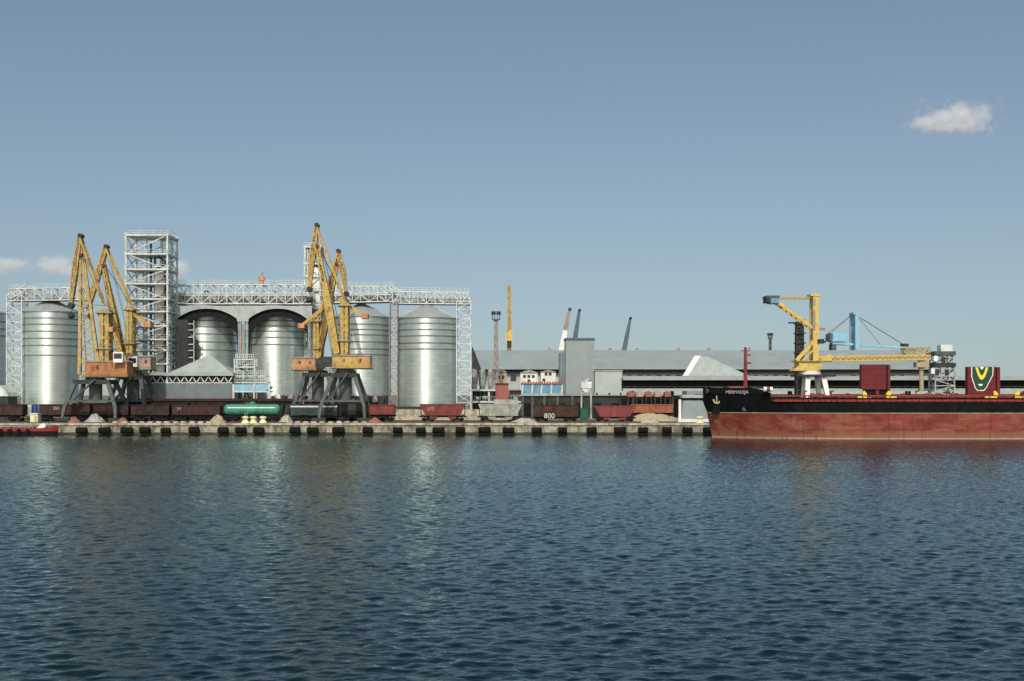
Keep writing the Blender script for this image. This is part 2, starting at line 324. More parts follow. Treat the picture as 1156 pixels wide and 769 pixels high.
# ================================================================== SETTING
# ------------------------------------------------------------------ water: wind ripples as real relief
def build_water():
    xs = np.concatenate([np.linspace(-1500,-145,30), np.arange(-140,140.01,0.16), np.linspace(145,1500,30)])
    ys = [-400,-200,-100,-50,-20,0,8,16,22]
    y = 25.0
    while y < 281.5:
        ys.append(y); y += 0.08 + 0.0027*(y-25)
    ys = np.array(ys + [281.5])
    Xg, Yg = np.meshgrid(xs, ys)
    Xg = Xg.astype(np.float32); Yg = Yg.astype(np.float32); Zg = np.zeros_like(Xg)
    n = 90
    lam = np.exp(rng.uniform(math.log(0.36), math.log(1.7), n))
    ang = rng.normal(math.radians(96), 0.80, n)
    ph = rng.uniform(0, 2*PI, n)
    for i in range(n):
        k = 2*PI/lam[i]
        amp = 0.047*lam[i]**1.0/math.sqrt(n)
        arg = k*(Xg*math.cos(ang[i]) + Yg*math.sin(ang[i])) + ph[i]
        # gusts: each wave train swells and fades over tens of metres
        env = 0.75 + 0.35*np.sin(Xg*0.021*(1+0.3*math.cos(i)) + Yg*0.013*math.sin(i*1.7) + i)
        Zg += amp*env*np.sin(arg)
    Zg[(np.abs(Xg) > 139.5)] = 0
    ny, nx = Xg.shape
    co = np.stack([Xg, Yg, Zg], -1).reshape(-1, 3).astype(np.float32)
    i0 = (np.arange(ny-1)[:,None]*nx + np.arange(nx-1)[None,:]).ravel()
    quads = np.stack([i0, i0+1, i0+1+nx, i0+nx], 1).astype(np.int32)
    me = bpy.data.meshes.new('water')
    me.vertices.add(len(co)); me.vertices.foreach_set('co', co.ravel())
    me.loops.add(quads.size); me.loops.foreach_set('vertex_index', quads.ravel())
    me.polygons.add(len(quads)); me.polygons.foreach_set('loop_start', np.arange(0, quads.size, 4, dtype=np.int32))
    me.polygons.foreach_set('use_smooth', np.ones(len(quads), dtype=bool))
    me.update(calc_edges=True)
    m = bpy.data.materials.new('harbour_water'); m.use_nodes = True
    nt = m.node_tree; N = nt.nodes; L = nt.links; b = N['Principled BSDF']
    N.remove(b)
    df = N.new('ShaderNodeBsdfDiffuse'); df.inputs['Color'].default_value = (0.0012, 0.0105, 0.0135, 1)
    gl = N.new('ShaderNodeBsdfGlossy'); gl.inputs['Color'].default_value = (0.85, 0.975, 0.985, 1); gl.inputs['Roughness'].default_value = 0.09
    fr = N.new('ShaderNodeFresnel'); fr.inputs['IOR'].default_value = 1.26
    ms = N.new('ShaderNodeMixShader'); L.new(fr.outputs[0], ms.inputs[0]); L.new(df.outputs[0], ms.inputs[1]); L.new(gl.outputs[0], ms.inputs[2])
    L.new(ms.outputs[0], N['Material Output'].inputs['Surface'])
    geo = N.new('ShaderNodeNewGeometry')
    mp = N.new('ShaderNodeMapping'); mp.inputs['Scale'].default_value = (0.55, 1.0, 1.0)
    mp.inputs['Rotation'].default_value = (0, 0, math.radians(9))
    L.new(geo.outputs['Position'], mp.inputs['Vector'])
    n1 = N.new('ShaderNodeTexNoise'); n1.inputs['Scale'].default_value = 2.6; n1.inputs['Detail'].default_value = 4
    n1.inputs['Roughness'].default_value = 0.55; n1.inputs['Distortion'].default_value = 0.4
    L.new(mp.outputs[0], n1.inputs['Vector'])
    n2 = N.new('ShaderNodeTexNoise'); n2.inputs['Scale'].default_value = 0.03; n2.inputs['Detail'].default_value = 3
    L.new(geo.outputs['Position'], n2.inputs['Vector'])
    mr = N.new('ShaderNodeMapRange'); mr.inputs['From Min'].default_value = 0.35; mr.inputs['From Max'].default_value = 0.65
    mr.inputs['To Min'].default_value = 0.35; mr.inputs['To Max'].default_value = 0.75
    L.new(n2.outputs['Fac'], mr.inputs['Value'])
    bp = N.new('ShaderNodeBump'); bp.inputs['Distance'].default_value = 0.12
    L.new(mr.outputs['Result'], bp.inputs['Strength'])
    L.new(n1.outputs['Fac'], bp.inputs['Height']); [L.new(bp.outputs[0], q_.inputs['Normal']) for q_ in (df, gl, fr)]
    me.materials.append(m)
    o = bpy.data.objects.new('water', me); col.objects.link(o)
    return structure(o)
build_water()

# ------------------------------------------------------------------ ground behind the quay edge
g = MB(); g.box((-4000, 281.2, QZ-0.35), (4000, 6000, QZ-0.004)); structure(g.build('ground', 'ground'))

# ------------------------------------------------------------------ quay wall
q = MB()
segs = np.arange(-260, 261, 6.5)
for i in range(len(segs)-1):
    j = random.uniform(-0.03, 0.03)
    q.box((segs[i]+0.03, 280.0+j, 0.55), (segs[i+1]-0.03, 281.2, QZ-0.42))
o = thing('quay_wall', 'long weathered concrete quay wall above the waterline', 'quay', (0, 280, 0))
q.build('wall_face', 'concrete', o)
q = MB(); q.box((-260, 280.12, -3), (260, 281.2, 0.55)); q.build('waterline_band', 'algae', o)
q = MB()
for i in range(len(segs)-1):
    q.box((segs[i]+0.02, 279.72+random.uniform(-.03,.03), QZ-0.42), (segs[i+1]-0.02, 281.3, QZ+random.uniform(0.0,0.05)))
q.build('coping', 'concrete_pale', o)

# rubber fenders hanging on the wall
def make_fender():
    t = thing('rubber_fender', 'black rubber fender hanging on the concrete quay wall', 'fender', (0, 279.3, 1.0), 'rubber fenders along the quay wall')
    b = MB(); n = 14; L = 2.5
    prof = [(-L/2, 0.50), (-L/2+0.12, 0.66), (L/2-0.12, 0.66), (L/2, 0.50)]
    vs = []; fs = []
    for x, r in prof:
        for i in range(n):
            a = 2*PI*i/n
            vs.append((x, 279.3 + r*0.75*math.cos(a), 1.05 + r*1.1*math.sin(a)))
    for k in range(3):
        for i in range(n): fs.append((k*n+i, k*n+(i+1)%n, (k+1)*n+(i+1)%n, (k+1)*n+i))
    fs += [tuple(range(n-1,-1,-1)), tuple(range(3*n, 4*n))]
    b.add(vs, fs); b.build('fender_body', 'rubber', t, True)
    for s in (-0.8, 0.8):
        b = MB(); b.tube((s, 279.3, 1.6), (s, 279.7, 2.3), 0.06, 6); b.build('chain', 'rail', t)
    return t
FEND = [92,118,143,163.5,187,219,252,272,292,333,353,382,415,449,475,495,519.5,547,574,606,635,668,700,726,753,776,800]
f0 = make_fender()
for i, px in enumerate(FEND):
    loc = (X(px, 279.3), 279.3, 1.0 + random.uniform(-0.06, 0.06))
    if i == 0: f0.location = loc
    else: (lambda c: (setattr(c, 'rotation_euler', (0, random.uniform(-.06,.06), 0)), setattr(c, 'scale', (random.uniform(.82,1.12), 1, random.uniform(.9,1.12)))))(copy_tree(f0, loc))

# painted kerb stones along the edge, two runs
k0 = None
runs = [('whitewashed kerb stone on quay edge below the dark coal wagons', 'kerb stones below the coal wagons', np.arange(131, 242, 9.6)),
        ('whitewashed kerb stone on quay edge below the striped teal wagons', 'kerb stones below the teal wagons', np.arange(327, 412, 9.3))]
for lab, grp, pxs in runs:
    for px in pxs:
        if k0 is None:
            b = MB(); b.prism([(-0.62,QZ+.04),(0.62,QZ+.04),(0.5,QZ+0.46),(-0.5,QZ+0.46)], 280.15, 280.75)
            k0 = b.build('kerb_stone', 'concrete_pale'); k = k0
        else:
            k = k0.copy(); col.objects.link(k)
        k.location = (X(px+random.uniform(-.6,.6), 280.4), 0, random.uniform(-.03,.05)); tag(k, lab, 'kerb stone', grp)
        k.rotation_euler = (0, 0, 0)

# rails of three tracks and the crane way
rl = []
for yy, nm in ((291.3,'first'),(292.85,'first'),(305.3,'second'),(306.85,'second'),(284.4,'crane'),(299.3,'crane')):
    b = MB(); b.box((-250, yy-0.05, QZ+0.002), (250, yy+0.05, QZ+0.16)); rl.append(b)
b = MB()
for r in rl: b.v, b.f = b.v, b.f; b.add(r.v, r.f)
structure(b.build('rail_tracks', 'rail'))

# ================================================================== SILOS
def silo(pxc, pxr, py_eave, Y, label, bands, roof=True, ladder=False):
    R = pxr*Y/FL; c = P(pxc, 0, Y); top = Z(py_eave, Y - R*0.3)
    t = thing('grain_silo', label, 'silo', (c.x, Y, QZ), 'corrugated grain silos')
    base = QZ + 3.2
    b = MB(); b.lathe((c.x, Y, 0), [(R-0.03, base), (R-0.03, top)], 96)
    b.build('barrel', 'galv', t, True)
    b = MB()
    for py in bands:
        z = Z(py, Y - R*0.95); b.lathe((c.x, Y, 0), [(R+0.02, z-0.17), (R+0.08, z-0.12), (R+0.08, z+0.12), (R+0.02, z+0.17)], 72)
    b.build('stiffener_ring', 'galv_band', t, True)
    b = MB(); b.lathe((c.x, Y, 0), [(R+0.35, top-0.12), (R+0.35, top+0.02), (1.1, top+R*0.44), (1.1, top+R*0.47)], 64)
    rf = b.build('roof', 'galv_roof', t)
    b = MB(); b.lathe((c.x, Y, 0), [(1.0, top+R*0.45), (1.0, top+R*0.45+0.9), (0.4, top+R*0.45+1.5)], 16); b.build('roof_cap', 'steel_dark', rf)
    b = MB()
    for i in range(28):
        a = 2*PI*i/28
        b.beam((c.x+(R+.2)*math.cos(a), Y+(R+.2)*math.sin(a), top+0.08), (c.x+1.2*math.cos(a), Y+1.2*math.sin(a), top+R*0.44+0.05), 0.10)
    b.build('roof_ribs', 'galv_roof', rf)
    b = MB(); b.lathe((c.x, Y, 0), [(R+0.5, QZ), (R+0.5, base-0.5), (R+0.25, base-0.45), (R+0.25, base)], 72)
    b.build('foundation', 'concrete_pale' if ladder else 'concrete', t)
    if ladder:
        b = MB()
        a = -0.9
        for s in (-0.3, 0.3): b.beam((c.x+R*0.98*math.sin(a)+s, Y-(R+.25)*math.cos(a), base), (c.x+R*0.98*math.sin(a)+s, Y-(R+.25)*math.cos(a), top), 0.08)
        b.build('ladder', 'steel_pale', t)
    return t
silo(58, 30, 352, 330, 'ribbed metal silo at the end of the row, beside the lattice gantry leg', [359,366,374,382,390,401])
silo(233, 33.5, 349, 334, 'metal silo under the arched canopy, shaded along one flank, behind pyramid roofed shed', [362,369,377,386,395])
silo(312, 32, 349, 334, 'brightly lit metal silo under second arch, behind the blue covered conveyor', [362,368,374,381,389])
silo(408, 33, 358, 330, 'metal silo partly hidden behind the yellow crane and its house', [366,372,378,386,394,400])
silo(482, 33, 359, 326, 'large metal silo with bright central sheen standing clear of the cranes', [365,372,379,387,394], ladder=False)
silo(-26, 31, 353, 332, 'metal silo cut by the photo edge, outside the gantry leg', [362,370,378])

# canopy with two arches in front of the two middle silos
def arch_panel():
    Yf = 322.8
    t = thing('arched_canopy', 'grey sheet metal canopy with two arched openings over the middle silos', 'canopy', (X(273,Yf), Yf, QZ))
    x0, x1 = X(194, Yf), X(352, Yf); zt = Z(345.3, Yf); zs = Z(360, Yf)
    b = MB()
    holes = [(X(199,Yf), X(267.5,Yf)), (X(280.5,Yf), X(346.5,Yf))]
    # spandrel between top line and arch curve as quads
    def strip(a, c):
        n = 24; pts = []
        for i in range(n+1):
            u = i/n; x = a + (c-a)*u
            s = abs(2*u-1)
            zc = Z(348.5, Yf) - (Z(348.5,Yf)-zs)*(s**2.2)
            pts.append((x, zc))
        for i in range(n):
            b.prism([(pts[i][0],pts[i][1]), (pts[i+1][0],pts[i+1][1]), (pts[i+1][0],zt), (pts[i][0],zt)], Yf, Yf+0.25)
    for h in holes: strip(*h)
    for a, c in ((x0, holes[0][0]), (holes[0][1], holes[1][0]), (holes[1][1], x1)):
        b.prism([(a, zs-0.6), (c, zs-0.6), (c, zt), (a, zt)], Yf, Yf+0.25)
    b.build('arched_fascia', mat('fascia_sheet', (0.37,0.42,0.40), 0.65, 0.05, 0.12, 0.3, (0.27,0.30,0.28), 0.4, 0.5, 0.7), t)
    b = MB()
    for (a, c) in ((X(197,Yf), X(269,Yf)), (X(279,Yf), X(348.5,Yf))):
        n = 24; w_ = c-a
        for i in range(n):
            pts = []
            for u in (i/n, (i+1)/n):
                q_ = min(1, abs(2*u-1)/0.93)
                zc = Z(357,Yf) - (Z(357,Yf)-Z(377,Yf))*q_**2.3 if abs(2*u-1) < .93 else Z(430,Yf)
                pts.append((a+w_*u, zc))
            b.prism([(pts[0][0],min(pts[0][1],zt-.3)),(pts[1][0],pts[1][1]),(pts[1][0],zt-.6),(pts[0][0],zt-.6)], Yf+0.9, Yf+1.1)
    b.build('arch_shade_panel', 'black', t)  # black sheet painting the deep shade under the arches
    b = MB(); b.box((x0, Yf+0.26, zt-0.5), (x1, Yf+22, zt-0.1)); b.build('roof_deck', 'galv_roof', t)
    for a, c in ((X(195.5,Yf), X(198,Yf)), (X(269,Yf), X(271.5,Yf)), (X(276.5,Yf), X(279.5,Yf)), (X(348,Yf), X(350,Yf))):
        b = MB(); b.truss((( a+c)/2, Yf+0.5, QZ), ((a+c)/2, Yf+0.5, zs-0.6), c-a, 0.9, 16, 0.16); b.build('column', 'steel_pale', t)
    return t
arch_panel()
Yx = 319.5
t = thing('hoist_shaft', 'dark steel clad hoist shaft standing before the first canopy arch', 'shaft', (X(206,Yx), Yx, QZ))
b = MB(); b.box((X(199.5,Yx),Yx,QZ),(X(212,Yx),Yx+2.2,Z(361,Yx))); b.build('cladding', 'steel_dark', t)
b = MB()
for k,(py,w) in enumerate(((366,3),(373,5.5),(381,4),(389,6.5),(396,5),(404,8),(411,7))):
    b.box((X(212,Yx)+.01,Yx+.3,Z(py+4.5,Yx)),(X(212+w,Yx),Yx+2.0,Z(py-2,Yx)))
b.build('cladding_ledges', 'steel_dark', t)
b = MB()
for k,py in enumerate((364,371,379,387,394,402,409)):
    b.box((X(213,Yx),Yx-.3,Z(py+2.2,Yx)),(X(219.5,Yx),Yx+.2,Z(py+1.4,Yx)))
b.box((X(218.8,Yx),Yx-.3,QZ),(X(219.5,Yx),Yx+.2,Z(362,Yx))); b.build('ladder_landings', 'steel_white', t)
# coloured pipes in the gap between the two arches
for px, m_, lab, nm in ((272.8,'orange_pale','rust orange downpipe between the two silo arches','downpipe'),(276.0,'green_tank','dark green pipe between the two silo arches','downpipe')):
    b = MB(); b.tube((X(px,323.5), 323.5, QZ), (X(px,323.5), 323.5, Z(366,323.5)), 0.22, 10); tag(b.build(nm, m_), lab, 'pipe')

# ------------------------------------------------------------------ roof gallery and its legs
def gallery(name, label, px0, px1, pyt0, pyb0, pyt1, pyb1, Y, dep, levels=1, mt='steel_white'):
    a0, a1 = P(px0, (pyt0+pyb0)/2, Y), P(px1, (pyt1+pyb1)/2, Y)
    t = thing(name, label, 'gantry', ((a0.x+a1.x)/2, Y, min(a0.z, a1.z)-2))
    h0 = (pyb0-pyt0)*Y/FL; h1 = (pyb1-pyt1)*Y/FL
    n = max(4, int((a1-a0).length/2.1))
    if levels == 1:
        b = MB(); b.truss(a0, a1, h0, dep, n, 0.26, h1, dep, 0.17); b.build('lattice_girder', mt, t)
    else:
        for s in (0.27, -0.27):
            b = MB(); b.truss(a0+Vector((0,0,h0*s)), a1+Vector((0,0,h1*s)), h0*0.44, dep, n, 0.25, h1*0.44, dep, 0.16); b.build('lattice_girder', mt, t)
    b = MB(); b.beam(a0+Vector((0,dep*0.1,-h0*0.18)), a1+Vector((0,dep*0.1,-h1*0.18)), h0*0.34, dep*0.45); b.build('conveyor_casing', 'steel_pale', t)
    b = MB(); b.beam(a0+Vector((0,0,-h0*0.5+0.05)), a1+Vector((0,0,-h1*0.5+0.05)), 0.18, dep*0.9); b.build('walkway', 'steel_dark', t)
    # handrail
    b = MB()
    nn = n*2
    for i in range(nn+1):
        p = a0.lerp(a1, i/nn) + Vector((0, -dep/2, (h0+(h1-h0)*i/nn)/2)); b.beam(p, p+Vector((0,0,1.1)), 0.06)
    for zz in (0.55, 1.1): b.beam(a0+Vector((0,-dep/2,h0/2+zz)), a1+Vector((0,-dep/2,h1/2+zz)), 0.07)
    b.build('handrail', mt, t)
    return t, a0, a1
def lattice_leg(t, px0, px1, pyt, Y, dep, mt='steel_white', n=14, r=0.22):
    x0, x1 = X(px0, Y), X(px1, Y)
    b = MB(); b.truss(((x0+x1)/2, Y, QZ), ((x0+x1)/2, Y, Z(pyt, Y)), x1-x0, dep, n, r, None, None, r*0.62)
    return b.build('leg', mt, t)
t, a0, a1 = gallery('conveyor_gantry', 'white lattice gantry over the end silo, beside the first yellow crane', 14, 100, 327, 340, 325, 339, 328, 4.2, 1)
lattice_leg(t, 11, 28, 334, 326, 4.0)
b = MB(); b.truss(P(13,336,328), P(34,323.5,328), 1.4, 3.8, 4, 0.2); b.build('sloping_girder', 'steel_white', t)
t, a0, a1 = gallery('conveyor_gantry', 'double deck white lattice gantry over the arched canopy', 193, 352, 322, 344, 322, 344, 330, 5, 2)
t, a0, a1 = gallery('conveyor_gantry', 'white lattice gantry over the silo behind the yellow crane', 362, 446, 324, 343, 324, 341, 329, 5, 2)
lattice_leg(t, 440.5, 449, 342, 321, 2.4, 'steel_brown', 16, 0.2)
t, a0, a1 = gallery('conveyor_gantry', 'lower white lattice gantry over the clear standing large silo', 444, 530, 330, 343, 331, 344, 327, 4.6, 1)
lattice_leg(t, 516, 532, 341, 325, 4.4)
b = MB(); b.truss(P(440,326,328), P(456,334,328), 1.6, 4, 3, 0.2); b.build('sloping_girder', 'steel_white', t)

# ------------------------------------------------------------------ elevator towers
def elevator_tower(label, px0, px1, pyt, Y, floors, dep, inner, jut=None):
    x0, x1 = X(px0, Y), X(px1, Y); zt = Z(pyt, Y); xc = (x0+x1)/2
    t = thing('elevator_tower', label, 'tower', (xc, Y, QZ))
    b = MB()
    for x in (x0, x1):
        for y in (Y-dep/2, Y+dep/2): b.beam((x, y, QZ), (x, y, zt), 0.42)
    fl = [Z(p, Y) for p in floors]; zs = [QZ] + sorted(fl)
    for i in range(len(zs)-1):
        za, zb = zs[i], zs[i+1]; fl_ = i % 2
        for y in (Y-dep/2, Y+dep/2):
            b.beam((x0 if fl_ else x1, y, za), (x1 if fl_ else x0, y, zb), 0.22)
        for x in (x0, x1):
            b.beam((x, Y-dep/2, za), (x, Y+dep/2, zb), 0.2); b.beam((x, Y+dep/2, za), (x, Y-dep/2, zb), 0.2)
    b.build('frame', 'steel_white', t)
    for z in fl:
        b = MB(); b.box((x0-0.35, Y-dep/2-0.35, z-0.22), (x1+0.35, Y+dep/2+0.35, z+0.18))
        f = b.build('floor_platform', 'steel_white', t)
        b = MB()
        for y in (Y-dep/2-0.3, Y+dep/2+0.3):
            for zz in (0.6, 1.15): b.beam((x0-.3, y, z+zz), (x1+.3, y, z+zz), 0.07)
            n = 6
            for i in range(n+1): b.beam((x0-.3+(x1-x0+.6)*i/n, y, z), (x0-.3+(x1-x0+.6)*i/n, y, z+1.15), 0.06)
        for xx in (x0-.3, x1+.3): b.beam((xx, Y-dep/2-.3, z+1.15), (xx, Y+dep/2+.3, z+1.15), 0.07)
        b.build('handrail', 'steel_white', f)
    for (u0, u1, d, m_, nm, top) in inner:
        b = MB()
        if nm == 'leg_pipe': b.tube((x0+(x1-x0)*(u0+u1)/2, Y+d, QZ), (x0+(x1-x0)*(u0+u1)/2, Y+d, Z(top,Y)), (u1-u0)*(x1-x0)/2, 12)
        else: b.box((x0+(x1-x0)*u0, Y+d-0.5, QZ), (x0+(x1-x0)*u1, Y+d+0.5, Z(top,Y)))
        b.build(nm, m_, t)
    b = MB()
    for u, d in ((0.30, -2.2), (0.80, 2.2)):
        xx = x0+(x1-x0)*u; b.truss((xx, Y+d, QZ), (xx, Y+d, zt-1.2), (x1-x0)*0.24, 1.8, 26, 0.2, None, None, 0.13)
    b.build('inner_lattice', 'steel_white', t)
    # zigzag stair on one side
    b = MB()
    xs0, xs1 = x0+(x1-x0)*0.62, x0+(x1-x0)*0.94
    for i in range(len(zs)-2):
        za, zb = zs[i], zs[i+1]; zm = (za+zb)/2
        b.beam((xs0, Y-dep*0.30, za), (xs1, Y-dep*0.30, zm), 0.35, 0.9); b.beam((xs1, Y-dep*0.12, zm), (xs0, Y-dep*0.12, zb), 0.35, 0.9)
    b.build('stair', 'steel_dark', t)
    if jut:
        b = MB(); b.beam(P(jut[0], jut[2], Y), P(jut[1], jut[2], Y), 0.35, 0.5); b.build('hoist_beam', 'steel_white', t)
    return t
elevator_tower('tall white lattice elevator tower with blue pipes and many floors', 148.5, 194.5, 266, 319, [268,289,306,322,339,353,369,384,396,411], 9.0,
    [(0.44,0.50,0.2,'navy','leg_pipe',275),(0.54,0.60,0.2,'navy','leg_pipe',285),(0.62,0.86,1.2,'black','shaft_casing',312),(0.20,0.30,2.5,'steel_pale','leg_pipe',300),(0.62,0.84,-1.5,'white','hoist_cabin',300)], (140,150,268))
t2 = elevator_tower('narrow elevator tower rising behind the crossed yellow crane booms', 346, 363, 279, 336, [280,299,313,329,345,362,380,398], 5.0,
    [(0.42,0.62,-0.6,'navy','leg_pipe',298),(0.66,0.95,0.6,'steel_dark','shaft_casing',300),(0.40,0.95,-1.6,'white','hoist_cabin',303)])
# little orange hood on the gantry
t = thing('ventilation_hood', 'small orange ventilation hood on top of the double deck gantry', 'vent', P(295.5, 321, 330))
c = P(295.5, 321, 330)
b = MB(); b.lathe(c, [(0.75,-0.3),(0.75,0.9),(1.05,1.1),(0.9,1.9),(0.25,2.4)], 12); b.build('hood', 'orange_pale', t)
b = MB(); b.tube(c+Vector((0.1,0,2.3)), c+Vector((0.1,0,3.2)), 0.09); b.build('spike', 'steel_dark', t)

# ================================================================== LEVEL LUFFING PORTAL CRANES
def crane(label, Y, cx, deck, feet, house, hmat, tower, boom, boomw, jib, tie_to, cw, ymat='yellow', cab=None, pole=None, boom_spread=None, goods=None):
    """all in the crane's own vertical plane at distance Y"""
    t = thing('portal_crane', label, 'crane', (X(cx,Y), Y, QZ), 'yellow portal cranes on the quay')
    zd = Z(deck[2], Y)
    # portal: four tapered legs with wheel bogies
    for s, dpx in ((0, deck[0]), (1, deck[1])):
        for dy in (-1, 1):
            top = Vector((X(dpx, Y), Y+dy*2.8, zd-0.4)); ft = Vector((X(feet[s], Y), Y+dy*5.6, QZ+1.0))
            knee = top.lerp(ft, 0.72); knee.x += (ft.x-top.x)*0.18
            b = MB(); b.beam(top, knee, 0.9, 0.9, 0.75, 0.75); b.beam(knee, ft, 0.75, 0.75, 0.5, 0.6)
            lg = b.build('leg', 'steel_grey', t)
            b = MB(); b.box((ft.x-1.6, ft.y-0.4, QZ+0.35), (ft.x+1.6, ft.y+0.4, QZ+1.1))
            for xx in (-1.1, -0.37, 0.37, 1.1): b.tube((ft.x+xx, ft.y-0.28, QZ+0.42), (ft.x+xx, ft.y+0.28, QZ+0.42), 0.33, 12)
            b.build('bogie', 'steel_dark', lg)
    b = MB()
    b.box((X(deck[0],Y)-0.5, Y-3.4, zd-1.0), (X(deck[1],Y)+0.5, Y+3.4, zd)); b.build('portal_deck', 'steel_dark', t)
    b = MB()
    for y in (Y-3.5, Y+3.5):
        for zz in (0.55, 1.1): b.beam((X(deck[0],Y)-.5, y, zd+zz), (X(deck[1],Y)+.5, y, zd+zz), 0.06)
        for i in range(9): 
            xx = X(deck[0],Y)-.5 + (X(deck[1],Y)-X(deck[0],Y)+1)*i/8; b.beam((xx,y,zd), (xx,y,zd+1.1), 0.06)
    b.build('deck_railing', 'steel_grey', t)
    xm = (X(deck[0],Y)+X(deck[1],Y))/2
    # cross ties and inclined stair
    b = MB()
    zl = QZ + 5.0
    f0 = X(deck[0],Y)+(X(feet[0],Y)-X(deck[0],Y))*0.72; f1 = X(deck[1],Y)+(X(feet[1],Y)-X(deck[1],Y))*0.72
    for y in (Y-4.6, Y+4.6): b.beam((f0, y, zl), (f1, y, zl), 0.5)
    b.beam((f0, Y-4.6, zl), (f0, Y+4.6, zl), 0.5); b.beam((f1, Y-4.6, zl), (f1, Y+4.6, zl), 0.5)
    b.build('tie_beam', 'steel_grey', t)
    b = MB(); b.beam((f0+1, Y-3.9, zl), (xm+1, Y-3.6, zd), 0.3, 0.9); b.build('stair', 'steel_grey', t)
    b = MB(); b.lathe((xm, Y, 0), [(1.5, QZ+5.0), (1.5, zd-1.0)], 20); b.build('cable_shaft', 'steel_grey', t)
    zh = Z(house[3], Y)
    b = MB(); b.lathe((xm, Y, 0), [(2.5, zd), (2.5, zd+0.35), (2.2, zd+0.4), (2.2, zh)], 28); b.build('slewing_ring', 'steel_dark', t)
    # machinery house
    hx0, hx1 = X(house[0],Y), X(house[1],Y); ht = Z(house[2], Y)
    b = MB(); b.box((hx0, Y-2.4, zh+0.003), (hx1, Y+2.4, ht))
    n = int((hx1-hx0)/1.2)
    for i in range(n+1):
        xx = hx0+0.06+(hx1-hx0-0.12)*i/n; b.box((xx-.05, Y-2.46, zh+0.05), (xx+.05, Y-2.38, ht-0.05))
    hs = b.build('machinery_house', hmat, t)
    b = MB(); b.prism([(hx0-.2, ht), (hx1+.2, ht), (hx1-.3, ht+0.35), (hx0+.3, ht+0.35)], Y-2.6, Y+2.6); b.build('house_roof', 'steel_brown', hs)
    for u in (0.30, 0.74):
        xx = hx0+(hx1-hx0)*u
        b = MB(); b.box((xx-.26, Y-2.43, zh+(ht-zh)*0.5), (xx+.26, Y-2.3, zh+(ht-zh)*0.78)); b.build('window', 'glass', hs)
    b = MB(); b.box((hx0-.25, Y-3.0, zh-0.18), (hx1+.25, Y+3.0, zh)); b.build('house_walkway', 'steel_dark', t)
    # tower
    tx0, tx1, pyt, pyb = tower
    x0, x1 = X(tx0,Y), X(tx1,Y); zt, zb = Z(pyt,Y), zh+0.01
    b = MB()
    for y in (Y-1.5, Y+1.5):
        b.beam(((x0*3+x1)/4, y, zb), ((x0*3+x1)/4, y, zt), (x1-x0)*0.36, 0.5); b.beam(((x0+3*x1)/4, y, zb), ((x0+3*x1)/4, y, zt), (x1-x0)*0.36, 0.5)
        n = 5
        for i in range(n):
            za, zb2 = zb+(zt-zb)*i/n, zb+(zt-zb)*(i+1)/n
            b.beam((x0, y, za), (x1, y, zb2), 0.22); b.beam((x0, y, zb2), (x1, y, zb2), 0.4)
    for x in (x0+.2, x1-.2):
        for i in range(6): b.beam((x, Y-1.5, zb+(zt-zb)*i/5), (x, Y+1.5, zb+(zt-zb)*i/5), 0.3)
    tw = b.build('tower', ymat, t)
    for zq in (0.42, 0.97):
        b = MB(); zz = zb+(zt-zb)*zq
        b.box((x0-.7, Y-2.2, zz), (x1+.7, Y+2.2, zz+0.16))
        for y in (Y-2.2, Y+2.2): b.beam((x0-.7,y,zz+1.1), (x1+.7,y,zz+1.1), 0.07)
        b.build('service_platform', 'steel_brown', tw)
    if pole:
        b = MB(); b.box((X(pole[0],Y), Y-1.15, zb), (X(pole[1],Y), Y+1.15, Z(pole[2],Y))); b.build('tower_panel', ymat, tw)
    # boom
    bf, bt = P(boom[0], boom[1], Y), P(boom[2], boom[3], Y)
    bf.z = max(bf.z, zh+0.6)
    w = boomw*Y/FL
    d = (bt-bf)
    mid = bf + d*0.40
    b = MB()
    if boom_spread:
        sp = boom_spread*Y/FL
        for s in (-0.5, 0.5):
            b.beam(bf+Vector((sp*s,-1.5,0)), bt+Vector((0.35*s*2,0,0)), 0.75, 0.9, 0.5, 0.5)
        n = 9
        for i in range(n):
            for s in (-0.5, 0.5):
                q0 = (bf+Vector((sp*s,-1.5,0))).lerp(bt, i/n*0.96); q1 = (bf+Vector((-sp*s,-1.5,0))).lerp(bt, (i+1)/n*0.96)
                b.beam(q0, q1, 0.24)
            b.beam((bf+Vector((sp*.5,-1.5,0))).lerp(bt, i/n*.96), (bf+Vector((-sp*.5,-1.5,0))).lerp(bt, i/n*.96), 0.28)
    else:
        b.truss(bf, mid, w*0.75, 3.0, 5, 0.34, w, 2.2, 0.24); b.truss(mid, bt, w, 2.2, 9, 0.30, w*0.4, 0.9, 0.22)
        for s in (-1, 1): b.beam(bf+Vector((0,s*1.4,0)), mid+Vector((0,s*1.05,0)), w*0.8, 0.12, w*0.95)
        q2 = mid.lerp(bt, .45)
        for s in (-1, 1): b.beam(mid+Vector((0,s*1.05,0)), q2+Vector((0,s*0.8,0)), w*0.85, 0.10, w*0.6)
    b.build('boom', ymat, t)
    # fly jib: rear arm up, front arm hanging down
    top, nose = P(jib[0], jib[1], Y), P(jib[2], jib[3], Y)
    b = MB()
    kn = top.lerp(nose, 0.42) + (bt-top.lerp(nose,0.3))*(-0.22)
    b.truss(top, kn, 0.7, 1.3, 6, 0.24, 1.15, 1.4, 0.18); b.truss(kn, nose, 1.15, 1.4, 6, 0.22, 0.5, 0.9, 0.17)
    for s in (-1, 1):
        b.beam(kn+Vector((0,s*.65,0)), nose+Vector((0,s*.4,0)), 0.5, 0.1, 0.3)
    b.beam(bt, kn, 0.35); b.beam(bt, top, 0.5)
    fj = b.build('fly_jib', ymat, t)
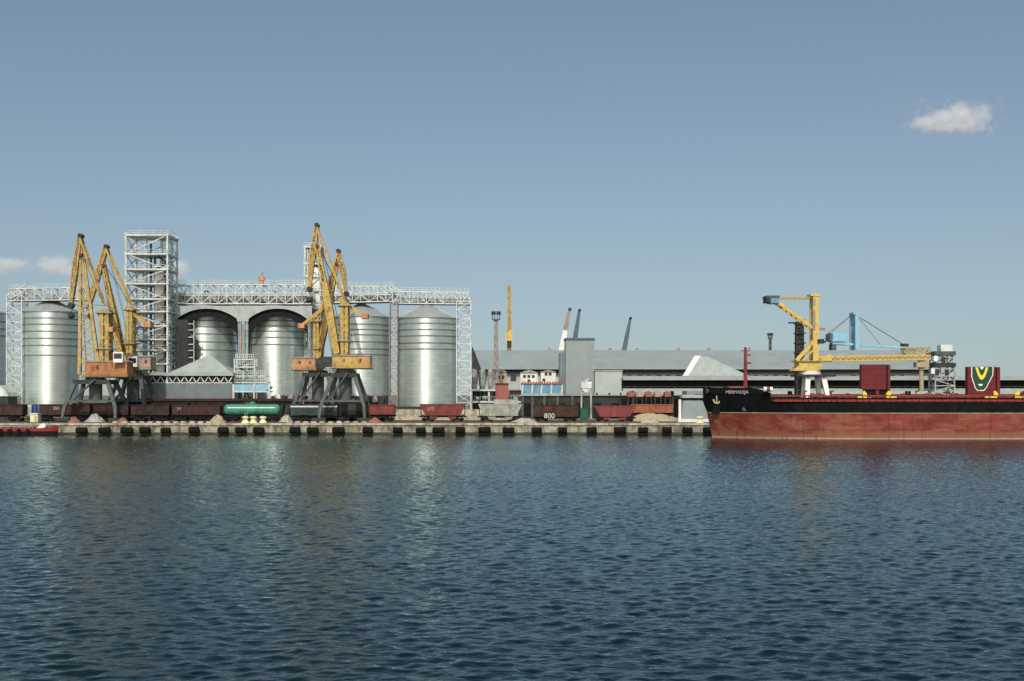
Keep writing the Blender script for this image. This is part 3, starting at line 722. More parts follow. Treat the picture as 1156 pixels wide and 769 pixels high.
    b = MB(); b.tube(top+Vector((0.1,-1.0,0.3)), top+Vector((0.1,1.0,0.3)), 0.52, 14); b.build('head_sheave', 'steel_dark', fj)
    b = MB(); b.tube(bt+Vector((0,-1.1,0)), bt+Vector((0,1.1,0)), 0.4, 12); b.build('pivot', 'mast_rust', fj)
    b = MB(); b.tube(nose+Vector((0,-0.8,-0.2)), nose+Vector((0,0.8,-0.2)), 0.65, 12); b.build('nose_sheave', 'steel_dark', fj)
    # ties from the jib head to the tower top
    te = P(tie_to[0], tie_to[1], Y)
    for s in (-0.8, 0.8):
        b = MB(); b.beam(top+Vector((0,s,0)), te+Vector((0,s,0)), 0.42, 0.3); b.build('tie_rod', ymat, t)
    # counterweight arm
    c0, c1 = P(cw[0], cw[1], Y), P(cw[2], cw[3], Y)
    b = MB()
    for s in (-1.2, 1.2): b.beam(c0+Vector((0,s,0)), c1+Vector((0,s,0)), 0.95, 0.35, 0.55)
    for i in range(6): q0 = c0.lerp(c1, i/5); b.beam(q0-Vector((0,1.2,0)), q0+Vector((0,1.2,0)), 0.25)
    ca = b.build('counterweight_arm', ymat, t)
    b = MB(); b.cbox(c1, (1.6, 3.0, 1.2)); b.build('counterweight', 'orange_pale', ca)
    # hoist ropes and hook
    b = MB()
    hk = Vector((nose.x, nose.y, nose.z-2.0))
    for s in (-0.4, 0.4): b.beam(nose+Vector((0,s,-.5)), hk+Vector((0,s,0)), 0.07)
    for s in (-0.4, 0.4): b.beam(nose+Vector((0,s,0.4)), bf.lerp(bt, 0.55)+Vector((0,s,0)), 0.06)
    for s in (-0.5, 0.5): b.beam(top+Vector((0.2,s,0.3)), Vector((xm, Y+s, ht+.4)), 0.06); b.beam(te+Vector((0,s*2,.5)), bt+Vector((0,s,.3)), 0.08)
    b.build('hoist_rope', 'black', t)
    b = MB()                                          # ladder with cage up the boom
    d_, a_, b_ = b.frame(bt-bf); off = a_*(w*.5+.25)
    b.beam(bf+off+Vector((0,-1,0)), bt+off*.5, .09); b.beam(bf+off*1.25+Vector((0,-1,0)), bt+off*.8, .09)
    for i in range(40): q0=(bf+off+Vector((0,-1,0))).lerp(bt+off*.5, i/40); q1=(bf+off*1.25+Vector((0,-1,0))).lerp(bt+off*.8, i/40); b.beam(q0,q1,.07)
    b.build('boom_ladder', 'steel_grey', t)
    b = MB()                                          # railing round the house walkway
    for y in (Y-3.0, Y+3.0):
        for zz in (.5,1.0): b.beam((hx0-.25,y,zh+zz),(hx1+.25,y,zh+zz),.05)
        for i in range(8): b.beam((hx0-.25+(hx1-hx0+.5)*i/7,y,zh-.1),(hx0-.25+(hx1-hx0+.5)*i/7,y,zh+1.0),.05)
    b.build('house_railing', ymat, t)
    b = MB(); b.lathe(hk, [(0.25,-1.3),(0.85,-0.9),(0.75,-0.2),(0.25,0.1)], 10); b.build('hook_block', 'steel_dark', t)
    if cab:
        xx = X(cab[0],Y); zz = Z(cab[1],Y)
        b = MB(); b.box((xx-1.1, Y-3.9, zz-1.2), (xx+1.1, Y-2.42, zz+1.2)); cb = b.build('operator_cab', cab[2], t)
        b = MB(); b.box((xx-.9, Y-3.98, zz-0.3), (xx+.9, Y-3.8, zz+0.9)); b.build('window', 'glass', cb)
    return t
# far pair first
crane('faded yellow portal crane with pinkish house, standing behind the rusty orange housed crane', 306, 150, (138,163,424), (128,170), (153,173,403.5,417.5), 'pinkgrey',
      (144,152,349,415), (138,401,117.5,300), 5.5, (120,280,101,346), (149.5,347), (143,348,168,367), 'yellow', cab=(155,409,'white'))
crane('yellow portal crane with pale orange house, back to back with the yellow housed crane', 306, 359, (346,372,421), (334,380), (332,359,405,418), 'orange_pale',
      (354.5,361.5,362,405), (360,403,380.5,298), 5.5, (381.8,285,391,331), (359,361), (370,345,341,368), 'yellow', cab=(364,411,'steel_dark'))
crane('yellow portal crane with rusty orange house, lattice boom slewed out over the quay edge', 292, 110, (90,126,429), (80,139), (100,147,409,425.5), 'orange',
      (114,126,352,408), (104,424,92.5,288), 5.0, (91,268,80.5,344), (118,345), (112,352,126,372), 'yellow_dull', cab=(139,404,'white'), boom_spread=23)
crane('yellow portal crane with long yellow house facing the clear standing silo', 292, 390, (378,402,421.5), (364.5,415), (377,419,402.5,416), 'yellow',
      (385,394.5,344,402), (381,399,358.5,278), 7.0, (357.6,256,349.5,326), (390.5,343), (383,338,412,357), 'yellow', pole=(386,394,358), cab=(371,409,'steel_dark'))
o_ = [o for o in col.objects if o.name.startswith('machinery_house')][-1]
Yc = 292
b = MB(); b.box((X(410.5,Yc), Yc-2.47, Z(415.8,Yc)), (X(417.8,Yc), Yc-2.42, Z(402.7,Yc))); b.build('end_panel', 'orange_pale', o_)

# ================================================================== SHED WITH PYRAMID ROOF, BLUE CONVEYOR, STAIRS
Ys = 314
t = thing('hopper_shed', 'blue grey corrugated shed with pyramid hopper roof and white roof trusses', 'shed', (X(213,Ys), Ys, QZ))
x0, x1 = X(163,Ys), X(262,Ys)
b = MB(); b.box((x0, Ys, QZ), (x1, Ys+10, Z(433,Ys))); b.build('wall', 'sheet_bluegrey', t)
b = MB(); b.box((x0+.4, Ys+0.8, Z(433,Ys)+0.01), (x1-.4, Ys+9.5, Z(424.5,Ys))); b.build('clerestory', 'steel_dark', t)
b = MB(); zt, zb = Z(425,Ys), Z(432.5,Ys); n = 11
for i in range(n):
    xa = x0+(x1-x0)*i/n; xb = x0+(x1-x0)*(i+1)/n; xm = (xa+xb)/2
    b.beam((xa,Ys+.35,zt),(xm,Ys+.35,zb),0.22); b.beam((xm,Ys+.35,zb),(xb,Ys+.35,zt),0.22)
b.beam((x0,Ys+.35,zb+.05),(x1,Ys+.35,zb+.05),0.22); b.build('roof_truss', 'steel_white', t)
b = MB(); b.box((x0-.3, Ys-.3, Z(424.4,Ys)), (x1+.3, Ys+10.3, Z(420.5,Ys))); b.build('eaves', 'roof_pale', t)
b = MB(); ap = P(237,400,Ys+5)
c4 = [(X(192,Ys),Ys-.2,Z(420.4,Ys)),(X(261,Ys),Ys-.2,Z(420.4,Ys)),(X(261,Ys),Ys+10.2,Z(420.4,Ys)),(X(192,Ys),Ys+10.2,Z(420.4,Ys))]
b.add(c4+[tuple(ap)], [(0,1,4),(1,2,4),(2,3,4),(3,0,4),(3,2,1,0)]); b.build('roof', 'roof_pale', t)

Yb = 311
t = thing('covered_conveyor', 'blue covered conveyor on white posts beside the corrugated shed', 'conveyor', (X(284,Yb), Yb, QZ))
b = MB(); b.prism([(X(264,Yb),Z(441.5,Yb)),(X(300,Yb),Z(441.5,Yb)),(X(306,Yb),Z(437,Yb)),(X(300,Yb),Z(434,Yb)),(X(264,Yb),Z(434,Yb))], Yb, Yb+3.5); b.build('cover', 'blue_pale', t)
b = MB(); b.box((X(264,Yb),Yb-.1,Z(443,Yb)),(X(305,Yb),Yb+3.6,Z(441.6,Yb))); b.build('deck', 'steel_white', t)
for px in (263.5, 287, 304):
    b = MB(); b.box((X(px,Yb)-.18,Yb-.3,QZ),(X(px,Yb)+.18,Yb+.1,Z(434,Yb))); b.build('post', 'steel_white', t)
Yt = 316
t = thing('stair_tower', 'white railed stair tower with landings below the silo arches', 'stair', (X(275,Yt), Yt, QZ))
for py, pa, pb in ((405.5,266,286),(414,264,288),(424,264,301),(431.5,264,303)):
    b = MB(); b.box((X(pa,Yt),Yt,Z(py+1.2,Yt)),(X(pb,Yt),Yt+3,Z(py,Yt))); l = b.build('landing', 'steel_white', t)
    b = MB(); n = int((pb-pa)/2.2)
    for i in range(n+1): 
        xx = X(pa,Yt)+(X(pb,Yt)-X(pa,Yt))*i/n; b.beam((xx,Yt,Z(py,Yt)),(xx,Yt,Z(py,Yt)+1.2),0.09)
    for zz in (0.6,1.2): b.beam((X(pa,Yt),Yt,Z(py,Yt)+zz),(X(pb,Yt),Yt,Z(py,Yt)+zz),0.10)
    b.build('handrail', 'steel_white', l)
b = MB()
for px in (264.5, 287.5):
    for y in (Yt+.2, Yt+2.8): b.beam((X(px,Yt),y,QZ),(X(px,Yt),y,Z(405,Yt)),0.28)
b.build('frame', 'steel_white', t)
b = MB()
pys = [405.5,414,424,431.5,452]
for i in range(4):
    xa, xb = (268,283) if i%2 else (283,268)
    b.beam((X(xa,Yt),Yt+1.5,Z(pys[i],Yt)),(X(xb,Yt),Yt+1.5,Z(pys[i+1],Yt)),0.3,1.2)
b.build('flight', 'steel_dark', t)

# low elevated conveyor, rusty edge, in front of shed
Yq = 308.6
t = thing('low_conveyor', 'long rusty brown belt conveyor on posts below the corrugated shed', 'conveyor', (X(230,Yq), Yq, QZ))
b = MB(); b.box((X(122,Yq),Yq,Z(452.6,Yq)),(X(336,Yq),Yq+2.2,Z(450,Yq))); b.build('belt_frame', 'rust_brown', t)
b = MB(); b.box((X(122,Yq),Yq+.25,Z(456.5,Yq)),(X(336,Yq),Yq+1.9,Z(452.7,Yq))); b.build('belt_shade', 'black', t)  # black strip standing in for the dark void under the belt
for px in range(130, 336, 22):
    b = MB(); b.box((X(px,Yq)-.15,Yq+.3,QZ),(X(px,Yq)+.15,Yq+1.9,Z(456.4,Yq))); b.build('post', 'rust_dark', t)
# dark intake pits between silos and the rails
Yp = 319
t = thing('intake_building', 'long dark grain intake building with pale hoods at the foot of the silos', 'building', (X(370,Yp), Yp, QZ))
b = MB(); b.box((X(306,Yp),Yp,QZ),(X(436,Yp),Yp+4,Z(447,Yp))); b.build('wall', 'steel_dark', t)
for i,(px,py,w) in enumerate(((314,447,9),(329,447,7),(341,449,6),(352,446,8),(398,452,9),(424,448,6))):
    b = MB(); h = random.uniform(4,7)
    b.prism([(X(px-w/2,Yp),Z(py+h,Yp)),(X(px+w/2,Yp),Z(py+h,Yp)),(X(px+w*.35,Yp),Z(py-1,Yp)),(X(px+w*.1,Yp),Z(py-2,Yp)),(X(px-w*.3,Yp),Z(py+1,Yp))], Yp-1.6, Yp-.05)
    b.build('hood', ['white','steel_pale','tarp'][i%3], t)
b = MB()
for px in range(308, 436, 8): b.truss((X(px,Yp),Yp-1,QZ),(X(px+5,Yp),Yp-1,Z(446,Yp)),0.5,0.6,5,0.12)
b.build('support_lattice', 'steel_grey', t)
# concrete low wall by the clear silo
Yw = 313
b = MB(); b.box((X(446,Yw),Yw,QZ),(X(572,Yw),Yw+1.2,Z(462.2,Yw))); tag(b.build('retaining_wall','concrete_pale'), 'low cream concrete wall behind the hopper wagons', 'wall')
b = MB(); b.box((X(448,Yw+2),Yw+2,QZ),(X(516,Yw+2),Yw+3,Z(459,Yw))); tag(b.build('cable_trench_cover','steel_dark'), 'long dark steel cover strip at the foot of the large clear silo', 'cover')

# ================================================================== RAIL WAGONS
def bogie(b, x, Y):
    pass
def wagon_gear(t, xa, xb, Y, z0):
    b = MB(); b.box((xa+.3, Y-1.1, z0-0.45), (xb-.3, Y+1.1, z0)); 
    b.box((xa-.35, Y-.25, z0-.4), (xa+.3, Y+.25, z0-.1)); b.box((xb-.3, Y-.25, z0-.4), (xb+.35, Y+.25, z0-.1))
    b.build('underframe', 'black', t)
    for xc in (xa+1.9, xb-1.9):
        b = MB(); b.box((xc-1.5, Y-1.15, QZ+0.5), (xc+1.5, Y-.95, QZ+0.95)); b.box((xc-1.5, Y+.95, QZ+0.5), (xc+1.5, Y+1.15, QZ+0.95)); b.box((xc-.3, Y-1, QZ+.45), (xc+.3, Y+1, z0-.46))
        bg = b.build('bogie', 'black', t)
        for s in (-0.92, 0.92):
            b = MB()
            for y in (-.78, .78): b.tube((xc+s, Y+y-.07, QZ+0.16+.46), (xc+s, Y+y+.07, QZ+0.16+.46), 0.46, 16)
            b.tube((xc+s, Y-.8, QZ+.62), (xc+s, Y+.8, QZ+.62), 0.09, 8); b.build('wheelset', 'black', bg)
def gondola(label, px0, px1, Y, pyt, pyb, m_, group='rail wagons on the quay', marks=None):
    xa, xb = X(px0,Y), X(px1,Y); z0, z1 = Z(pyb,Y), Z(pyt,Y)
    t = thing('gondola_wagon', label, 'wagon', ((xa+xb)/2, Y, QZ), group)
    b = MB(); w = 1.45
    b.box((xa,Y-w,z0+.01),(xb,Y-w+.12,z1)); b.box((xa,Y+w-.12,z0+.01),(xb,Y+w,z1)); b.box((xa,Y-w+.12,z0+.01),(xa+.12,Y+w-.12,z1)); b.box((xb-.12,Y-w+.12,z0+.01),(xb,Y+w-.12,z1)); b.box((xa+.12,Y-w+.12,z0+.01),(xb-.12,Y+w-.12,z0+.2))
    n = max(4, int((xb-xa)/1.5))
    for i in range(n+1):
        xx = xa+.1+(xb-xa-.2)*i/n
        for s in (-1,1): b.cbox((xx, Y+s*(w+.06), (z0+z1)/2), (.16,.12,z1-z0-.1))
    for s in (-1,1): b.cbox(((xa+xb)/2, Y+s*(w+.07), z1-.07), (xb-xa+.1,.2,.16)); b.cbox(((xa+xb)/2, Y+s*(w+.05), z0+.1), (xb-xa,.14,.18))
    bd = b.build('body', m_, t)
    b = MB()
    nn = 26
    for i in range(nn):
        b.ball((xa+.4+(xb-xa-.8)*i/(nn-1), Y+random.uniform(-.8,.8), z1-.55), random.uniform(.5,.75), 5, (1,1,.8))
    b.build('load', 'rust_dark' if m_ != 'rust_dark' else 'black', t)
    wagon_gear(t, xa, xb, Y, z0)
    if marks:
        for txt, px, py, sz, mm in marks: text(txt, 'lettering', sz, (X(px,Y), Y-w-.16, Z(py,Y)), mm, bd)
    return t
def hopper(label, px0, px1, Y, pyt, pyb, m_, marks=None):
    xa, xb = X(px0,Y), X(px1,Y); z0, z1 = Z(pyb,Y), Z(pyt,Y); dx = (xb-xa)*.13
    t = thing('hopper_wagon', label, 'wagon', ((xa+xb)/2, Y, QZ), 'rail wagons on the quay')
    b = MB(); w = 1.5
    b.prism([(xa+dx,z0),(xb-dx,z0),(xb,z1),(xa,z1)], Y-w, Y+w)
    n = 9
    for i in range(n+1):
        u = i/n; b.beam((xa+dx+(xb-xa-2*dx)*u, Y-w-.05, z0+.1), (xa+(xb-xa)*u, Y-w-.05, z1-.05), .13, .12)
    b.box((xa-.1,Y-w-.1,z1-.02),(xb+.1,Y-w+.1,z1+.18)); b.box((xa-.1,Y+w-.1,z1-.02),(xb+.1,Y+w+.1,z1+.18))
    bd = b.build('hopper_body', m_, t)
    b = MB()
    nn = 20
    for i in range(nn): b.ball((xa+.8+(xb-xa-1.6)*i/(nn-1), Y+random.uniform(-.7,.7), z1-.2), random.uniform(.45,.7), 5, (1,1,.6))
    b.build('load', 'rust_dark' if m_!='grey_wagon' else 'grain', t)
    for u in (.3,.7):
        xx = xa+(xb-xa)*u; b = MB(); b.prism([(xx-.5,QZ+.6),(xx+.5,QZ+.6),(xx+1.1,z0-.01),(xx-1.1,z0-.01)], Y-1.2, Y+1.2); b.build('discharge_chute', m_, t)
    for xx, s in ((xa,1),(xb,-1)):
        b = MB()
        for y in (-1.2,1.2): b.beam((xx+s*.25,Y+y,z0-.2),(xx+s*.1,Y+y,z1-.2),.12); b.beam((xx+s*.2,Y+y,z0-.1),(xx+s*dx*.95,Y+y,z0+.5),.12)
        b.build('end_stanchion', 'steel_dark', t)
    wagon_gear(t, xa, xb, Y, z0-.001)
    if marks:
        for txt, px, py, sz, mm in marks: text(txt, 'lettering', sz, (X(px,Y), Y-w-.14, Z(py,Y)), mm, bd)
    return t
def tank(label, px0, px1, Y, pyt, pyb, m_):
    xa, xb = X(px0,Y), X(px1,Y); z0, z1 = Z(pyb,Y), Z(pyt,Y); r = (z1-z0)/2; zc = (z0+z1)/2
    t = thing('tank_wagon', label, 'wagon', ((xa+xb)/2, Y, QZ), 'rail wagons on the quay')
    b = MB(); n = 28; prof = [(0,.35),(.18,.75),(.5,.95),(1.0,1),( (xb-xa)-1.0,1),((xb-xa)-.5,.95),((xb-xa)-.18,.75),((xb-xa),.35)]
    vs=[];fs=[]
    for dx_, k in prof: vs += [(xa+dx_, Y+r*k*math.cos(2*PI*i/n), zc+r*k*math.sin(2*PI*i/n)) for i in range(n)]
    for j in range(len(prof)-1):
        for i in range(n): fs.append((j*n+i,j*n+(i+1)%n,(j+1)*n+(i+1)%n,(j+1)*n+i))
    fs += [tuple(range(n-1,-1,-1)), tuple(range((len(prof)-1)*n,len(prof)*n))]
    b.add(vs,fs); b.build('tank_barrel', m_, t, True)
    b = MB()                                         # pale stripe along the barrel
    a0_, a1_ = math.radians(208), math.radians(196)
    for rr in (r+.015,):
        p = [(Y+rr*math.cos(a)*1, zc-rr*math.sin(a)) for a in (a0_, (a0_+a1_)/2, a1_)]
        q_ = [(Y+(rr+.02)*math.cos(a), zc-(rr+.02)*math.sin(a)) for a in (a1_, (a0_+a1_)/2, a0_)]
        b.prism_x(p+q_, xa+1.0, xb-1.0)
    b.build('stripe', 'pale_stripe', t)
    b = MB(); b.lathe(((xa+xb)/2, Y, z1-.15), [(.75,0),(.75,.55),(.3,.75)], 16); b.build('dome', m_, t)
    b = MB()
    for s in (-.25,.25): b.beam(((xa+xb)/2+s-1.2, Y-r-.12, z0-.1), ((xa+xb)/2+s-1.2, Y-.5, z1+.5), .07)
    b.build('ladder', 'steel_pale', t)
    wagon_gear(t, xa, xb, Y, z0-.02)
    return t
def boxcar(label, px0, px1, Y, pyt, pyb, m_, stripe=True, roofmat='steel_dark'):
    xa, xb = X(px0,Y), X(px1,Y); z0, z1 = Z(pyb,Y), Z(pyt,Y)
    t = thing('covered_wagon', label, 'wagon', ((xa+xb)/2, Y, QZ), 'rail wagons on the quay')
    b = MB(); w = 1.5; b.box((xa,Y-w,z0+.01),(xb,Y+w,z1-.25))
    n = int((xb-xa)/1.1)
    for i in range(n+1): b.cbox((xa+.08+(xb-xa-.16)*i/n, Y-w-.04, (z0+z1)/2-.15),(.12,.1,z1-z0-.35))
    bd = b.build('body', m_, t)
    b = MB(); b.prism_x([(Y-w-.12,z1-.24),(Y+w+.12,z1-.24),(Y+w*.6,z1+.1),(Y,z1+.2),(Y-w*.6,z1+.1)], xa-.1, xb+.1); b.build('roof', roofmat, t)
    if stripe:
        b = MB(); b.box((xa+.05,Y-w-.13,z1-.62),(xb-.05,Y-w-.095,z1-.28)); b.build('stripe','pale_stripe',bd)
    b = MB(); xm=(xa+xb)/2; b.box((xm-1.0,Y-w-.15,z0+.15),(xm+1.0,Y-w-.1,z1-.7)); b.build('door','steel_dark',bd)
    wagon_gear(t, xa, xb, Y, z0)
    return t
W1 = 292.1
gondola('dark brown gondola wagon behind the low red boat', -32, 28.5, W1, 456.5, 468.5, 'rust_brown')
gondola('dark rusty gondola wagon between blue container and the rusty housed crane', 48, 104, W1, 456.5, 468.5, 'rust_brown', marks=[('350',66,461,1.0,'pinkgrey')])
gondola('coal black gondola wagon standing inside the rusty housed crane portal', 107, 147, W1, 457, 468.5, 'rust_dark')
gondola('coal black gondola wagon with one red patch beside the crane portal', 150, 193, W1, 457, 468.5, 'rust_dark', marks=[('8',152,462,1.0,'mast_rust')])
gondola('rust brown gondola wagon coupled ahead of the green tank wagon', 196, 250, W1, 457.5, 468.5, 'rust_brown', marks=[('24',204,461.5,1.0,'pinkgrey')])
tank('bright green tank wagon with pale stripe', 253.5, 316.5, W1, 456.3, 469, 'green_tank')
boxcar('dark teal covered wagon with long pale stripe, next to the green tank wagon', 329, 361, W1, 456.8, 469, 'teal')
boxcar('short dark teal wagon with pale stripe inside the yellow housed crane portal', 364.5, 382, W1, 456.8, 469, 'teal')
boxcar('black locomotive like wagon with black roof between the yellow crane legs', 385.5, 411.5, W1, 452.5, 469, 'black', False)
gondola('maroon gondola wagon between crane leg and lattice column', 417.5, 446, W1, 456.8, 468, 'maroon')
hopper('maroon hopper wagon with sloping ends in front of the clear silo', 474.5, 525.5, W1, 457, 469, 'maroon', marks=[('675',487,462,1.1,'pinkgrey')])
hopper('grey hopper wagon with sloping ends', 540.5, 589, W1, 457, 469.5, 'grey_wagon')
gondola('dark brown gondola wagon with large white numerals', 602.5, 652.5, W1, 457, 470.5, 'rust_brown', marks=[('800',620,469.7,1.7,'pale_stripe'),('578',618,462,1.3,'red_wagon')])
hopper('bright red hopper wagon beside the tall grey tower building', 671, 716, W1, 459, 470.5, 'red_wagon')
gondola('orange brown flat sided wagon set back behind the red hopper wagon', 712, 759, 305.8, 456.5, 466, 'orange_wagon')
# second track, mostly dark behind the front row
for i,(a,b_) in enumerate(((84,122),(126,168),(172,214),(218,258))):
    gondola(['dark wagon on the second track behind the rusty crane portal','dark wagon on second track behind the coal black wagons','dark wagon on second track below the corrugated shed','dark wagon on second track behind the green tank wagon'][i], a, b_, 305.8, 455, 467, 'rust_dark')
# rubbish and goods along the edge
def heap(px, pw, py, Y, m_, name, label, cat, seed):
    r = random.Random(seed); c = P(px, 0, Y); w = pw*Y/FL/2; h = Z(py,Y)-QZ
    b = MB(); n = 22; rings = 6; vs=[]; fs=[]
    for j in range(rings):
        u = 1-j/(rings-.6)
        for i in range(n):
            a = 2*PI*i/n; k = u*(1+r.uniform(-.2,.2))
            vs.append((c.x+w*k*math.cos(a), Y+min(w,1.6)*k*math.sin(a), QZ+h*(1-max(0,u)**2)**1.1*(1+r.uniform(-.28,.28))))
    for j in range(rings-1):
        for i in range(n): fs.append((j*n+i,j*n+(i+1)%n,(j+1)*n+(i+1)%n,(j+1)*n+i))
    fs.append(tuple(range((rings-1)*n, rings*n)))
    b.add(vs, fs)
    return tag(b.build(name, m_, None, True), label, cat)
heap(107, 22, 468.5, 289.5, 'tarp', 'tarpaulin_heap', 'grey tarpaulin covered heap under the rusty housed crane', 'heap', 1)
heap(84, 14, 471.5, 283.5, 'rubble_red', 'rubble_heap', 'small reddish rubble heap by the foot of the rusty housed crane', 'rubble', 2)
heap(139, 14, 472, 283.5, 'rubble_red', 'rubble_heap', 'reddish rubble heap by second foot of the rusty housed crane', 'rubble', 3)
heap(246, 19, 469.5, 287.0, 'grain', 'grain_heap', 'beige grain heap in front of the green tank wagon end', 'heap', 4)
heap(323, 17, 469.5, 287.0, 'limestone', 'gravel_heap', 'pale gravel heap between green tank and teal wagon', 'heap', 5)
heap(592, 34, 472.8, 285.5, 'limestone', 'rubble_heap', 'white rubble heap beside the grey hopper wagon', 'rubble', 6)
heap(735, 80, 468, 297.5, 'grain', 'grain_heap', 'long low yellowish grain heap in front of the orange brown wagon', 'heap', 7)
heap(733, 24, 473.5, 285.0, 'limestone', 'rubble_heap', 'white rubble strip on the quay near the red hopper wagon', 'rubble', 8)
heap(423, 18, 472.2, 284.0, 'rubble_red', 'rubble_heap', 'brown rubble heap by the far foot of the yellow housed crane', 'rubble', 9)
heap(247, 14, 474.2, 282.6, 'grain', 'sand_heap', 'small sandy heap on quay edge below the beige grain heap', 'heap', 10)
def bollard(px, label):
    c = P(px, 0, 281.6)
    b = MB(); b.lathe((c.x, 281.6, QZ), [(.95,0),(.8,.35),(.5,.7),(.5,1.0),(.8,1.2),(.7,1.5),(.25,1.6)], 16)
    return tag(b.build('mooring_bollard', 'cream', None, True), label, 'bollard', 'mooring bollards')
bollard(277, 'cream mooring bollard below the middle of the green tank wagon')
bollard(286, 'cream mooring bollard between its two neighbours below the green tank wagon')
bollard(297, 'large cream mooring bollard below the green tank wagon, nearest its striped teal neighbour')
bollard(790, 'cream mooring bollard close to the ship bow')
Yk = 286
t = thing('gate_kiosk', 'small pale yellow kiosk on the quay beside the blue container', 'kiosk', (X(38.5,Yk), Yk, QZ))
b = MB(); b.box((X(34,Yk),Yk,QZ),(X(42.5,Yk),Yk+1.8,Z(467.5,Yk))); b.build('wall','cream',t)
b = MB(); b.box((X(33.5,Yk),Yk-.2,Z(467.4,Yk)),(X(43,Yk),Yk+2,Z(466.6,Yk))); b.build('roof','white',t)
b = MB(); b.box((X(39,Yk),Yk-.03,QZ+.02),(X(41.6,Yk),Yk+.02,Z(469.2,Yk))); b.build('door','grain',t)
Yk = 298
t = thing('shipping_container', 'blue container standing between two rusty gondola wagons', 'container', (X(41,Yk), Yk, QZ))
b = MB(); b.box((X(36.5,Yk),Yk,QZ+.15),(X(47.2,Yk),Yk+6,Z(456.5,Yk)))
for i in range(8): b.cbox((X(37.2+i*1.35,Yk),Yk-.03,(QZ+Z(456.5,Yk))/2),(.12,.08,3.2))
b.build('shell','blue_dark',t)
b = MB()
for px in (39.5,44): b.beam((X(px,Yk),Yk-.12,QZ+.3),(X(px,Yk),Yk-.12,Z(457.5,Yk)),.07)
b.build('locking_bars','steel_pale',t)
Yk = 297
t = thing('switch_cabinet', 'tall white switch cabinet behind the yellow kiosk', 'cabinet', (X(32,Yk), Yk, QZ))
b = MB(); b.box((X(29.5,Yk),Yk,QZ),(X(35.3,Yk),Yk+1.2,Z(457.5,Yk))); b.build('casing','steel_white',t)
b = MB(); b.box((X(30.2,Yk),Yk-.06,QZ+.4),(X(32.2,Yk),Yk-.01,Z(459,Yk))); b.box((X(32.6,Yk),Yk-.06,QZ+.4),(X(34.6,Yk),Yk-.01,Z(459,Yk))); b.build('door','steel_pale',t)
Yk = 316
t = thing('storage_shed', 'small dark shed with pale pitched roof at the photo edge', 'shed', (X(0,Yk), Yk, QZ))
b = MB(); b.box((X(-20,Yk),Yk,QZ),(X(9,Yk),Yk+6,Z(447.5,Yk))); b.build('wall','steel_dark',t)
b = MB(); b.prism([(X(-21,Yk),Z(447.4,Yk)),(X(9.5,Yk),Z(447.4,Yk)),(X(8,Yk),Z(443,Yk)),(X(0,Yk),Z(435,Yk)),(X(-12,Yk),Z(435,Yk))],Yk-.3,Yk+6.3); b.build('roof','steel_white',t)

# ================================================================== LOW RED BOAT
def red_boat():
    Y = 277.2; xa, xb = X(-60,Y), X(66,Y)
    t = thing('work_boat', 'long low red work boat with black bottom moored at the quay', 'boat', ((xa+xb)/2, Y, 0))
    def hull(z0, z1, k0, k1):
        b = MB(); n = 40; vs=[]; fs=[]
        for j in range(n+1):
            u = j/n; x = xa+(xb-xa)*u
            w = 2.1*min(1, ((1-u)/.16)**.6 if u>.84 else 1)*(.85+.15*min(1,u/.1)); sheer = .55*max(0,(u-.75)/.25)**2
            for (z,k) in ((z0,k0),(z1+sheer*(1 if k1>=1 else .3),k1)):
                xx = x - (1-k)*2*(u>.9)*(u-.9)*10
                vs += [(xx,Y-w*k,z),(xx,Y+w*k,z)]
        for j in range(n):
            o=j*4; p=o+4
            fs += [(o,p,p+2,o+2),(o+1,o+3,p+3,p+1),(o+2,p+2,p+3,o+3),(o,o+1,p+1,p)]
        fs += [(0,2,3,1),(n*4,n*4+1,n*4+3,n*4+2)]
        b.add(vs,fs); return b
    hull(-.5,.95,.86,.98).build('bottom','black',t,True)
    hull(.952,1.55,.98,1.02).build('topsides','boat_red',t,True)
    b = MB()
    for s in (-1,1):
        n=22
        for i in range(n): 
            x=xa+2+(xb-xa-7)*i/(n-1); b.beam((x,Y+s*1.8,1.5),(x,Y+s*1.8,2.3),.07)
        for zz in (1.95,2.3): b.beam((xa+2,Y+s*1.8,zz),(xb-5,Y+s*1.8,zz),.07)
    b.build('guard_rail','steel_pale',t)
    for i in range(9):
        x=xa+3+(xb-xa-9)*i/8
        b=MB(); n=14
        b.tube((x,Y-2.35,1.0),(x,Y-2.12,1.0),.5,14); b.build('tyre_fender','rubber',t)
    b=MB(); b.prism([(X(44,Y),1.6),(X(52,Y),1.6),(X(53.5,Y),2.2),(X(51,Y),2.75),(X(46,Y),2.2)],Y-1,Y+1); b.build('foredeck_cover','white',t)
    for px in (8,22,33):
        b=MB(); b.box((X(px,Y)-1.1,Y-.9,1.56),(X(px,Y)+1.1,Y+.9,1.95)); b.build('hatch','boat_red',t)
red_boat()

# ================================================================== MIDDLE DISTANCE BUILDINGS
# big warehouse with long grey roof
Yw_ = 425
t = thing('long_warehouse', 'very long warehouse with plain grey sheet roof behind the harbour yard', 'warehouse', (X(790,Yw_), Yw_, QZ))
xa, xb = X(533,Yw_), X(1056,Yw_); ze, zr = Z(416,Yw_), Z(395.5,Yw_+22)
b = MB(); b.prism_x([(Yw_-1.2,ze),(Yw_+22,zr),(Yw_+45,ze),(Yw_+45,ze-.35),(Yw_+22,zr-.4),(Yw_-1.2,ze-.35)], xa, xb); b.build('roof','roof_grey',t)
b = MB(); b.box((xa+1,Yw_+1.5,QZ),(xb-1,Yw_+44,ze-.36)); b.build('wall','sheet_pale',t)
b = MB(); b.box((xa+.5,Yw_,ze-1.5),(xb-.5,Yw_+1.4,ze-.36)); b.build('eaves_shade','steel_dark',t)  # dark strip painting the shade below the eaves
